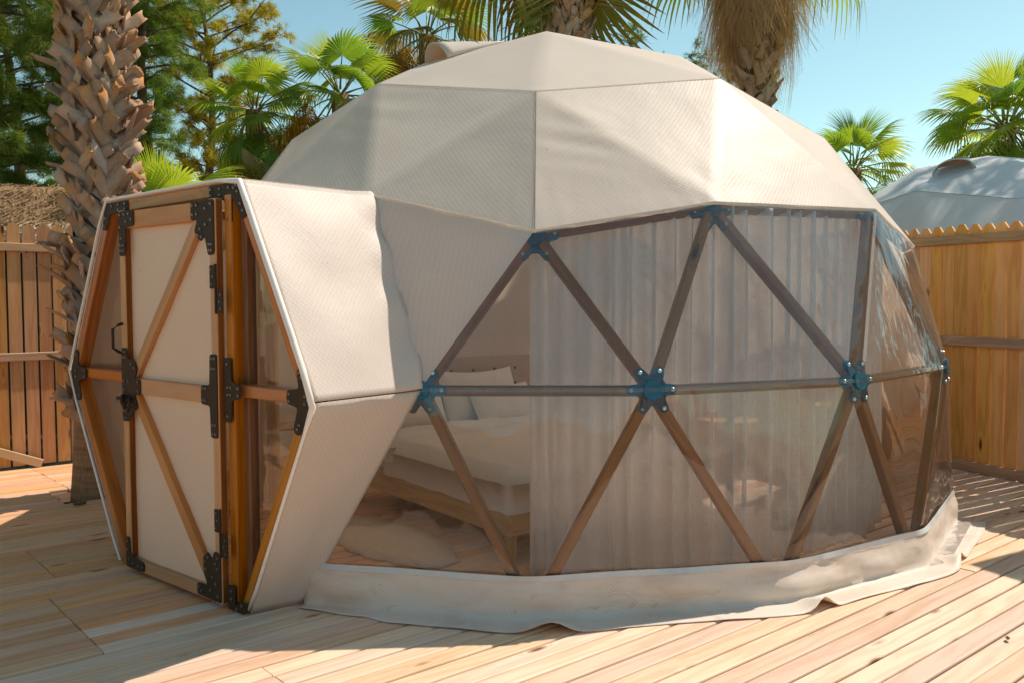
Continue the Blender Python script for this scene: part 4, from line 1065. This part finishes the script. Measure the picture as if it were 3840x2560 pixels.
# ------------------------------------------------------------------ fan palms
def fan_leaf(seed, kind='fresh'):
    rs = random.Random(seed); V = []; F = []; UV = []; mi = []
    Lp = {'fresh': 0.72, 'young': 0.6, 'old': 0.72, 'dead': 0.7, 'skirt': 0.30}[kind]
    # petiole, bowing down
    bow = {'fresh': 0.10, 'young': 0.02, 'old': 0.28, 'dead': 0.12, 'skirt': 0.02}[kind]
    pts = [(Lp * t, 0, -bow * t * t) for t in (0, 0.33, 0.66, 1)]
    v, f = tube(pts, [0.026, 0.018, 0.014, 0.011], 5); V += v; F += f; UV += [(0, 0)] * len(v); mi += [1] * len(f)
    hub_ = Vector(pts[-1]); slope = -2 * bow / Lp
    ns = 34 if kind != 'dead' else 26; span = {'fresh': 128, 'young': 62, 'old': 125, 'dead': 60, 'skirt': 17}[kind]
    Rl = {'fresh': 0.78, 'young': 0.80, 'old': 0.80, 'dead': 0.85, 'skirt': 1.25}[kind] * rs.uniform(0.93, 1.07)
    fuse = 0.52 if kind != 'skirt' else 0.30
    for i in range(ns):
        th = math.radians(-span + 2 * span * (i + 0.5) / ns + rs.uniform(-1, 1)); dth = math.radians(span / ns) * 1.05
        L = Rl * (0.80 + 0.20 * math.cos(th * 0.7)) * rs.uniform(0.92, 1.05)
        droop = {'fresh': 0.42, 'young': 0.05, 'old': 1.15, 'dead': 1.9, 'skirt': 0.03}[kind] * rs.uniform(0.7, 1.3)
        dx, dy = math.cos(th), math.sin(th); ncol = []
        st = (0.02, 0.22, 0.40, fuse, 0.66, 0.80, 0.92, 1.0)
        for r in st:
            x = r * L; hw = (x * math.tan(dth)) if r <= fuse else max(0.0012, (fuse * L * math.tan(dth)) * (1 - (r - fuse) / (1 - fuse)) ** 0.8)
            fold = hw * 0.55
            dz = -0.16 * x * x - 0.10 * (x * dx) * abs(slope) - 0.30 * abs(dy) * x * x
            if r > fuse:
                e = (r - fuse) / (1 - fuse); bend = droop * e * e * (1 - fuse) * L
                dz -= bend; x = x - 0.45 * min(bend, x * 0.6)
            if kind == 'dead': dz -= 0.25 * x
            c = hub_ + Vector((dx * x, dy * x, dz + x * dx * slope))
            sd = Vector((-dy, dx, 0))
            a0 = len(V); V += [tuple(c + sd * hw + Vector((0, 0, fold * 0.5))), tuple(c - Vector((0, 0, fold * 0.5))), tuple(c - sd * hw + Vector((0, 0, fold * 0.5)))]
            UV += [(r, 0), (r, 0.5), (r, 1)]; ncol.append(a0)
        for a, b in zip(ncol[:-1], ncol[1:]): F += [[a, a + 1, b + 1, b], [a + 1, a + 2, b + 2, b + 1]]; mi += [0, 0]
    return V, F, UV, mi
LEAF = {}
for kind, mat, nv in (('fresh', M_fan, 4), ('young', M_fan, 2), ('old', M_fan, 3), ('yellow', M_fan_old, 2), ('dead', M_fan_dead, 3), ('skirt', M_fan_dead, 4), ('hang', M_fan_hang, 2)):
    LEAF[kind] = []
    for s in range(nv):
        V, F, UV, mi = fan_leaf(s * 13 + len(kind), {'yellow': 'old', 'hang': 'dead'}.get(kind, kind))
        LEAF[kind].append(mesh(kind + '_leaf', V, F, True, UV, [mat, M_stalk if kind not in ('dead', 'hang', 'skirt') else mat], mi))
def leaf_matrix(c, az, el, roll, sc):
    d = Vector((math.cos(az) * math.cos(el), math.sin(az) * math.cos(el), math.sin(el)))
    u = Zu - d * d.z
    if u.length < 0.05: u = Vector((-math.cos(az), -math.sin(az), 0))
    u.normalize(); y = u.cross(d).normalized(); z = d.cross(y)
    m = frame(Vector(c), d, y, z) @ Matrix.Rotation(roll, 4, 'X')
    return m @ Matrix.Scale(sc, 4)
def boot_mesh(seed, mat, L=0.34, w=0.12):
    rs = random.Random(seed); V = []; F = []; UV = []; n = 6
    bend = rs.uniform(0.0, 0.45); ws = [w * k for k in (1.35, 1.12, 0.98, 0.92, 0.88, 0.80)]
    for i in range(n):
        t = i / (n - 1); z = L * t; x = 0.012 + 0.05 * t + 0.16 * bend * t * t * L / 0.34
        th = 0.030 * (1 - 0.55 * t); tw = rs.uniform(-0.006, 0.006)
        for j, y in enumerate((-1, -0.45, 0.45, 1)):
            jag = rs.uniform(-0.03, 0.03) if i == n - 1 else 0
            cup = 0.016 * (y * y) * (1 if t < 0.8 else 0.6)
            V.append((x + th * (1 - 0.4 * abs(y)) - cup, y * ws[i] / 2 + tw, z + jag)); UV.append((0.5 + y / 2, t))
        for j, y in enumerate((-1, -0.45, 0.45, 1)):
            V.append((x - cup - 0.004, y * ws[i] / 2 + tw, z)); UV.append((0.5 + y / 2, t))
    for i in range(n - 1):
        a, b = i * 8, i * 8 + 8
        for j in range(3): F += [[a + j, a + j + 1, b + j + 1, b + j], [a + 4 + j, b + 4 + j, b + 5 + j, a + 5 + j]]
        F += [[a, b, b + 4, a + 4], [a + 3, a + 7, b + 7, b + 3]]
    e_ = (n - 1) * 8
    for j in range(3): F.append([e_ + j, e_ + j + 1, e_ + 5 + j, e_ + 4 + j])
    return mesh('leaf_base', V, F, True, UV, mat)
BOOT = [boot_mesh(s, M_boot, L=(0.28, 0.33, 0.25, 0.36)[s % 4], w=0.135) for s in range(7)]
BOOTP = [boot_mesh(s + 20, M_boot_pale, L=(0.24, 0.30, 0.27)[s % 3], w=0.11) for s in range(4)]
def boots(parent, base, r_at, z0, z1, dz, per, meshes, tilt=34, az_vis=None, sc=1.0, out=0.0):
    z = z0; k = 0
    while z < z1:
        for j in range(per):
            a = 2 * math.pi * j / per + k * 1.117 + random.uniform(-0.12, 0.12)
            d = Vector((math.cos(a), math.sin(a), 0))
            if d.dot(Vector((CAM.x - base[0], CAM.y - base[1], 0)).normalized()) < -0.30: continue
            zz = z + random.uniform(-0.03, 0.03); c = Vector((base[0], base[1], zz)) + d * (r_at(zz) - 0.012)
            t = R(tilt + random.uniform(-12, 12)) * (1 if (j + k) % 2 else -1)
            lean = R(random.uniform(-8, 3) + (random.uniform(12, 30) if random.random() < 0.14 else 0))
            m = frame(c, d, Zu.cross(d), Zu) @ Matrix.Rotation(t, 4, 'X') @ Matrix.Rotation(lean, 4, 'Y') @ Matrix.Scale(sc * random.uniform(0.85, 1.12), 4)
            piece('leaf_base', random.choice(meshes), m, parent)
        z += dz; k += 1
def fan_palm(base, ht, crown_r, label, n_leaf=24, r0=0.2, sc=1.0, mix_=('fresh',), dead=6, seed=0, booted=None, hang=0, el_rng=(80, -35), yellow=0.0, ground=-0.42, lean=(0, 0), gap=0):
    random.seed(seed)
    base = Vector(base); top = base + Vector((lean[0], lean[1], ht))
    t = empty('fan_palm', (base.x, base.y, ground)); tag(t, label, 'palm tree', 'fan palms')
    pts = [Vector((base.x, base.y, ground)).lerp(top, k / 10) for k in range(11)]
    rad = [r0 * (1.12 - 0.22 * min(1, k / 3)) for k in range(11)]
    V, F = tube(pts, rad, 18); obj('trunk', V, F, M_fibre if booted else M_trunk, t, True)
    ga = 2.39996
    for k in range(n_leaf):
        f = k / max(1, n_leaf - 1); el = R(el_rng[0] + (el_rng[1] - el_rng[0]) * f ** 0.85 + random.uniform(-8, 8)); az = k * ga + seed
        if gap and el < R(50) and math.cos(az + math.pi / 2) > gap: continue
        kind = 'young' if f < 0.10 else ('fresh' if f < 0.62 else 'old')
        if random.random() < yellow * f * 1.6: kind = 'yellow'
        piece('leaf', random.choice(LEAF[kind]), leaf_matrix(top + Vector((0, 0, 0.10 - 0.25 * f)) + Vector((math.cos(az), math.sin(az), 0)) * r0 * 0.5, az, el, random.uniform(-0.5, 0.5), sc * random.uniform(0.88, 1.08)), t)
    for k in range(dead):
        az = k * ga * 1.3 + seed * 2; el = R(random.uniform(-48, -78))
        piece('dead_leaf', random.choice(LEAF['hang' if random.random() < 0.5 else 'dead']), leaf_matrix(top + Vector((math.cos(az) * r0, math.sin(az) * r0, -0.22)), az, el, random.uniform(-0.7, 0.7), sc * random.uniform(0.7, 0.95)), t)
    for k in range(hang):
        az = k * ga + seed; lay = k / hang
        if booted and lay > 0.35 and math.cos(az + math.pi / 2) > 0.72: continue      # trunk shows at the front
        el = R(-60 - 18 * lay + random.uniform(-7, 7))
        piece('dead_leaf', random.choice(LEAF['skirt' if booted or random.random() < 0.5 else 'dead']), leaf_matrix(top + Vector((math.cos(az) * r0 * 1.1, math.sin(az) * r0 * 1.1, -0.1 - 0.95 * lay)), az, el, random.uniform(-0.9, 0.9), sc * random.uniform(0.8, 1.1)), t)
    if booted:
        z0, z1, dz, per, ms, bs = booted
        boots(t, (base.x, base.y), lambda z: r0 * 0.95, z0, z1, dz, per, ms, sc=bs)
    return t

# big palm in front on the left: trunk with old leaf bases, its crown above the frame
random.seed(5)
pb = Vector((-3.63, -0.16, 0)); bp_ = empty('fan_palm', (pb.x, pb.y, -0.42)); tag(bp_, 'thick palm trunk shingled with grey leaf stubs, rising through the deck at left', 'palm tree', 'fan palms')
prof_r = lambda z: 0.195
pts = [Vector((pb.x + 0.015 * z, pb.y, z)) for z in (-0.45, -0.1, 0.1, 0.25, 0.4, 0.55, 0.66)]
V, F = tube(pts, [0.29, 0.265, 0.250, 0.240, 0.234, 0.228, 0.222], 28); obj('trunk', V, F, M_trunk, bp_, True)
pts = [Vector((pb.x + 0.01 * z, pb.y, z)) for z in np.linspace(0.60, 6.6, 14)]
V, F = tube(pts, [0.19] + [0.195] * 12 + [0.17], 24); obj('upper_trunk', V, F, M_fibre, bp_, True)
boots(bp_, (pb.x + 0.02, pb.y), prof_r, 0.58, 4.3, 0.092, 12, BOOT, 48, sc=0.84)
# a few torn stubs sticking out low on the left
for z, az, ln in ((1.95, 200, 1.5), (1.80, 215, 1.3), (1.62, 205, 1.25), (1.35, 210, 1.1), (1.15, 200, 1.2), (0.98, 212, 1.1), (0.72, 228, 1.2), (3.35, 190, 1.3), (3.0, 352, 1.3), (3.15, 340, 1.2), (2.75, 350, 1.25), (2.3, 5, 1.0), (2.55, 186, 1.2), (3.42, 350, 1.2), (1.72, 225, 1.2)):
    a = R(az); d = Vector((math.cos(a), math.sin(a), 0)); c = Vector((pb.x + 0.02, pb.y, z)) + d * 0.17
    m = frame(c, d, Zu.cross(d), Zu) @ Matrix.Rotation(R(random.uniform(-15, 15)), 4, 'X') @ Matrix.Rotation(R(48 + random.uniform(-10, 12)), 4, 'Y') @ Matrix.Scale(ln * 0.72, 4)
    piece('leaf_base', random.choice(BOOT), m, bp_)
top_big = Vector((pb.x + 0.05, pb.y, 6.6))
for k in range(16):
    az = k * 2.39996; piece('leaf', random.choice(LEAF['fresh' if k < 10 else 'old']), leaf_matrix(top_big, az, R(75 - 95 * k / 15), 0.1, 1.2), bp_)

fan_palm((-4.85, 8.65, 0), 4.85, 1, 'leafy fan palm left of the dome with a tall spear of new leaves', 32, 0.17, 0.74, dead=9, seed=2, el_rng=(84, -62), hang=6, yellow=0.08)
fan_palm((-3.35, 8.75, 0), 5.15, 1, 'fan palm with broad round sunlit fans above the left dome slope', 30, 0.17, 0.84, dead=14, seed=4, el_rng=(80, -60), hang=8, yellow=0.2)
fan_palm((-2.0, 10.8, 0), 6.75, 1, 'yellowing fan palm standing behind the canvas roof vent', 26, 0.18, 0.95, dead=10, seed=7, el_rng=(78, -50), yellow=0.9)
fan_palm((0.36, 3.95, 0), 6.75, 1, 'fan palm with pale stubbed trunk directly behind the dome top', 26, 0.25, 1.25, dead=4, seed=9, booted=(3.3, 6.5, 0.12, 10, BOOTP, 1.05), el_rng=(60, -62), gap=0.2, yellow=0.3)
random.seed(31)
pd = bpy.data.objects['fan_palm.004']
for k in range(9):      # dead fronds hanging on its left side
    az = R(random.uniform(165, 225)); piece('dead_leaf', random.choice(LEAF['skirt']), leaf_matrix(Vector((0.36, 3.95, 5.95)) + Vector((math.cos(az) * 0.2, math.sin(az) * 0.2, 0)), az, R(random.uniform(-70, -84)), random.uniform(-0.8, 0.8), random.uniform(0.9, 1.15)), pd)
fan_palm((3.02, 5.05, 0), 6.9, 1, 'palm with a thick brown skirt of dead fronds right of the dome', 18, 0.20, 1.1, dead=0, seed=12, hang=150, booted=(2.9, 6.2, 0.115, 9, BOOTP, 0.95), el_rng=(80, 0))
fan_palm((6.15, 9.7, 0), 3.95, 1, 'small fan palm above the gap between the two domes', 30, 0.15, 0.72, dead=6, seed=15, el_rng=(84, -50), yellow=0.2)
fan_palm((8.45, 8.7, 0), 4.55, 1, 'bushy fan palm behind the grey dome at the right edge', 48, 0.19, 0.92, dead=16, seed=18, el_rng=(82, -60), hang=6, yellow=0.15)
fan_palm((-5.0, 4.7, 0), 2.45, 1, 'low fan palm whose leaf tips peek over the porch roof', 14, 0.14, 0.85, dead=0, seed=21, el_rng=(80, 20))

# ------------------------------------------------------------------ pines
def needles(P, D, n, ln, w, spread, rg):
    """P,D arrays of tuft positions and directions -> triangles"""
    m = len(P); P = np.repeat(P, n, 0); D = np.repeat(D, n, 0)
    d = D + rg.normal(0, spread, (m * n, 3)); d /= np.linalg.norm(d, axis=1)[:, None]
    s = np.cross(d, rg.normal(0, 1, (m * n, 3))); s /= np.linalg.norm(s, axis=1)[:, None] + 1e-9
    L = ln * rg.uniform(0.7, 1.2, (m * n, 1)); b = P + rg.normal(0, 0.02, (m * n, 3))
    V = np.empty((m * n * 3, 3)); V[0::3] = b - s * w; V[1::3] = b + s * w; V[2::3] = b + d * L - np.array([0, 0, 0.15]) * L
    F = np.arange(m * n * 3).reshape(-1, 3)
    return V, F
def pine(base, ht, crown_z0, rad, label, seed, mat, n_br=46, tufts=2600, per=15, nl=0.15, nw=0.004, r0=0.16, shape=0.75, droop=0.0, dens=1.0, group='pine trees'):
    rg = np.random.default_rng(seed); base = Vector(base)
    t = empty('pine_tree', base); tag(t, label, 'pine tree', group)
    pts = [base + Vector((0.10 * math.sin(k * 0.9 + seed), 0.10 * math.cos(k * 0.7 + seed), ht * k / 9)) for k in range(10)]
    V, F = tube(pts, [r0 * (1 - 0.085 * k) for k in range(10)], 10); obj('trunk', V, F, M_bark, t, True)
    parts = []; TP = []; TD = []
    for b in range(n_br):
        f = (b + rg.uniform(0, 1)) / n_br; z = crown_z0 + (ht - crown_z0) * f * 0.98
        prof_ = math.sin(math.pi * min(1, 0.14 + 0.86 * (1 - f)) ** shape) if shape < 1 else (1 - f) ** 0.6
        L = rad * max(0.16, prof_) * rg.uniform(0.65, 1.12); az = b * 2.39996 + rg.uniform(-0.4, 0.4)
        k = min(9, max(0, (z - base.z) / ht * 9)); c = pts[int(k)].lerp(pts[min(9, int(k) + 1)], k - int(k)); c.z = base.z + z if False else z
        d = Vector((math.cos(az), math.sin(az), rg.uniform(0.0, 0.35) + 0.3 * f))
        bp = []
        for i in range(6):
            g = i / 5; bp.append(c + d * (L * g) + Vector((0, 0, -droop * L * g * g + 0.12 * L * g * g)) + Vector(rg.normal(0, 0.03 * L, 3)) * g)
        parts.append(tube(bp, [0.028 * (1 - 0.8 * i / 5) * (0.5 + L / rad * 0.6) for i in range(6)], 4, False))
        ns = max(3, int(L / 0.22))
        for s in range(ns):
            g = 0.28 + 0.72 * (s + rg.uniform(0, 1)) / ns; i = min(4, int(g * 5)); q = bp[i].lerp(bp[i + 1], g * 5 - i)
            sd = (Vector(rg.normal(0, 1, 3)) + d * 0.9); sd.z = abs(sd.z) * 0.5 - droop; sd.normalize()
            sl = L * rg.uniform(0.16, 0.34) * (1.15 - 0.5 * g); e1 = q + sd * sl
            parts.append(tube([q, q.lerp(e1, 0.5) + Vector(rg.normal(0, 0.02, 3)), e1], [0.009, 0.006, 0.003], 3, False))
            for u in range(int(rg.uniform(3, 6.5) * dens) + 1):
                h = rg.uniform(0.35, 1.05); TP.append(tuple(q + sd * (sl * h) + Vector(rg.normal(0, 0.055, 3)))); dd = sd + Vector(rg.normal(0, 0.55, 3)); dd.z += 0.25 - droop; dd.normalize(); TD.append(tuple(dd))
    V, F = join(parts); obj('branches', V, F, M_bark, t, False)
    V, F = needles(np.array(TP), np.array(TD), per, nl, nw, 0.55, rg)
    cr = obj('crown', V, F, mat, t, False); cr['kind'] = 'stuff'
    return t
pine((-8.1, 6.1, -0.42), 9.2, 2.3, 2.75, 'big dark pine filling the upper left behind the palm trunk', 3, M_needle, 120, per=16, nl=0.20, nw=0.005, shape=0.7, droop=0.25, dens=4.2)
pine((-6.15, 7.3, -0.42), 7.6, 2.6, 0.95, 'bright green pine just right of the big palm trunk', 5, M_needle_b, 80, per=15, nl=0.19, nw=0.0042, shape=0.7, droop=0.3, dens=2.2)
pine((-7.1, 12.9, -0.42), 8.35, 2.6, 1.65, 'slender yellow green pine with bare lower limbs', 8, M_needle_y, 76, per=15, nl=0.16, nw=0.0065, shape=0.62, dens=3.0)
pine((-9.6, 9.5, -0.42), 9.0, 2.0, 2.6, 'shaded pine at the far left edge behind the thatched hut', 10, M_needle, 60, per=13, nl=0.2, nw=0.006, shape=0.7, droop=0.2, dens=2.0)
pine((2.95, 17.8, -0.42), 9.1, 6.0, 1.2, 'pine tip showing just over the dome, nearest its peak', 12, M_needle, 24, per=10, nl=0.16, nw=0.007, shape=1.2, group='far pine tips')
pine((4.75, 17.8, -0.42), 8.5, 5.6, 1.2, 'pine tip over the middle of the right dome slope', 13, M_needle, 24, per=10, nl=0.16, nw=0.007, shape=1.2, group='far pine tips')
pine((5.75, 18.0, -0.42), 8.3, 5.6, 1.2, 'pine tip beside the trunk of the brown skirted palm', 14, M_needle, 24, per=10, nl=0.16, nw=0.007, shape=1.2, group='far pine tips')
pine((9.3, 6.3, -0.42), 9.6, 6.4, 2.1, 'unseen tall pine added at the right to shade the grey dome', 16, M_needle, 50, per=10, nl=0.2, nw=0.006, shape=0.7, dens=1.4)  # added out of view to cast tree shade on the second dome
# added fence behind the viewer: it only shows mirrored in the clear vinyl
fence((-12.0, -13.2, -0.42), (1, 0, 0), 0.0, 24.0, 0.26, 0.25, 2.9, M_fence_l, 'point', 'brown picket fence added behind the viewer to be mirrored in the vinyl', (0, 1, 0), [(2.2, 0.08, 0.03), (1.1, 0.08, 0.03)], M_rail)
# dry leaf scraps on the deck
def scrap(p, a, sc, label):
    V = []; F = []
    for i in range(7):
        t_ = i / 6; w_ = 0.5 * math.sin(math.pi * min(0.97, 0.06 + t_)) ** 0.8
        for y_ in (-1, 0, 1): V.append((p[0] + sc * (math.cos(a) * (t_ - 0.5) * 2 - math.sin(a) * y_ * w_), p[1] + sc * (math.sin(a) * (t_ - 0.5) * 2 + math.cos(a) * y_ * w_), 0.004 + sc * (0.45 * abs(y_) + 0.5 * (t_ - 0.5) ** 2)))
        if i:
            for j in (0, 1): F.append([3 * i - 3 + j, 3 * i - 2 + j, 3 * i + 1 + j, 3 * i + j])
    o = topobj('dry_leaf', V, F, M_fan_hang, (p[0], p[1], 0.0), True); tag(o, label, 'leaf', 'dry leaf scraps on the deck')
scrap((-3.62, -0.62), 0.6, 0.045, 'small curled dry leaf on the deck at the foot of the palm')
scrap((-4.55, -1.35), 2.1, 0.030, 'tiny dry leaf scrap on the shaded deck near the left edge')
scrap((1.9, -3.35), 1.2, 0.022, 'tiny dry leaf scrap on the sunlit deck in front of the skirt')

# ------------------------------------------------------------------ thatched hut behind the left fence
hut = empty('thatched_hut', (-7.6, 4.0, -0.42)); tag(hut, 'thatched hut roof with ragged straw eaves behind the left fence', 'hut')
rg = np.random.default_rng(4)
e0 = Vector((-9.6, 2.3, 2.26)); e1 = Vector((-5.35, 3.35, 2.30)); upv = Vector((-0.30, 2.0, 0.80))
V = [tuple(e0), tuple(e1), tuple(e1 + upv + Vector((-0.55, 0, 0))), tuple(e0 + upv)]; V += [tuple(Vector(v) - Vector((0, 0, 0.14))) for v in V]
F = [[0, 1, 2, 3], [7, 6, 5, 4], [0, 4, 5, 1], [1, 5, 6, 2], [2, 6, 7, 3], [3, 7, 4, 0]]
rf = obj('roof', V, F, M_straw, hut)
def strands(n, mat, name, f_lo, f_hi, ln, lift, out, wid, parent):
    ue = (e1 - e0); dn = -upv.normalized(); nrm = ue.cross(upv).normalized(); V = []; F = []
    if nrm.z < 0: nrm = -nrm
    for k in range(n):
        a, b = rg.uniform(0, 1), rg.uniform(f_lo, f_hi); p = e0 + ue * a + upv * b + nrm * (lift * rg.uniform(0.2, 1.0))
        d = (dn + ue.normalized() * rg.normal(0, 0.28) + nrm * rg.normal(0.05, 0.12)).normalized(); L = ln * rg.uniform(0.5, 1.3); w = ue.normalized() * wid * rg.uniform(0.6, 1.4)
        q1 = p + d * L * 0.5; q2 = p + d * L + Vector((0, 0, -out * rg.uniform(0.2, 1.0)))
        o = len(V); V += [tuple(p - w), tuple(p + w), tuple(q1 - w), tuple(q1 + w), tuple(q2)]; F += [[o, o + 1, o + 3, o + 2], [o + 2, o + 3, o + 4]]
    x = obj(name, V, F, mat, parent, False); x['kind'] = 'stuff'
strands(7000, M_straw, 'thatch', 0.0, 1.0, 0.34, 0.05, 0.0, 0.006, hut)
strands(900, M_straw_pale, 'eave_straw', -0.02, 0.16, 0.42, 0.06, 0.22, 0.006, hut)
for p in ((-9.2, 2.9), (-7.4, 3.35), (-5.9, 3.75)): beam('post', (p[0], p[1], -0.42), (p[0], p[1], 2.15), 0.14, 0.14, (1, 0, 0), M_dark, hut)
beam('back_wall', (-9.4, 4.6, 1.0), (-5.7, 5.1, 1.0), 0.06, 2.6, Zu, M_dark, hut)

# ------------------------------------------------------------------ second dome behind the right fence
t2 = empty('dome_tent', (6.5, 5.6, -0.3)); tag(t2, 'grey dome tent in tree shade behind the right fence', 'tent')
off = Vector((6.5, 5.6, -0.02)); ROT = Matrix.Rotation(R(-14), 3, 'Z')
ND2 = {i: ROT @ v + off for i, v in IDEAL.items()}; c2 = CEN + off
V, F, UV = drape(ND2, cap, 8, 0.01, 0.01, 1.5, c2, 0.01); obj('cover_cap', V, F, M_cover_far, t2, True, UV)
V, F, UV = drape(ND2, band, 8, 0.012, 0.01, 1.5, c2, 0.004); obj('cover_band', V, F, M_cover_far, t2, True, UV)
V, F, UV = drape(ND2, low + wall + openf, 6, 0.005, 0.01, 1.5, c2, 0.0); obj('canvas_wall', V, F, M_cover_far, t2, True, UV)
vc = Vector((5.60, 4.75, 3.22)); vn2 = (vc - c2).normalized(); vc = c2 + vn2 * 2.93
dn2 = Vector((-0.45, -0.9, -0.6)); dn2 = (dn2 - vn2 * dn2.dot(vn2)).normalized()
vent(vc, vn2, dn2, vn2.cross(dn2), t2, M_cover_far, 0.26, 0.17, 0.5)
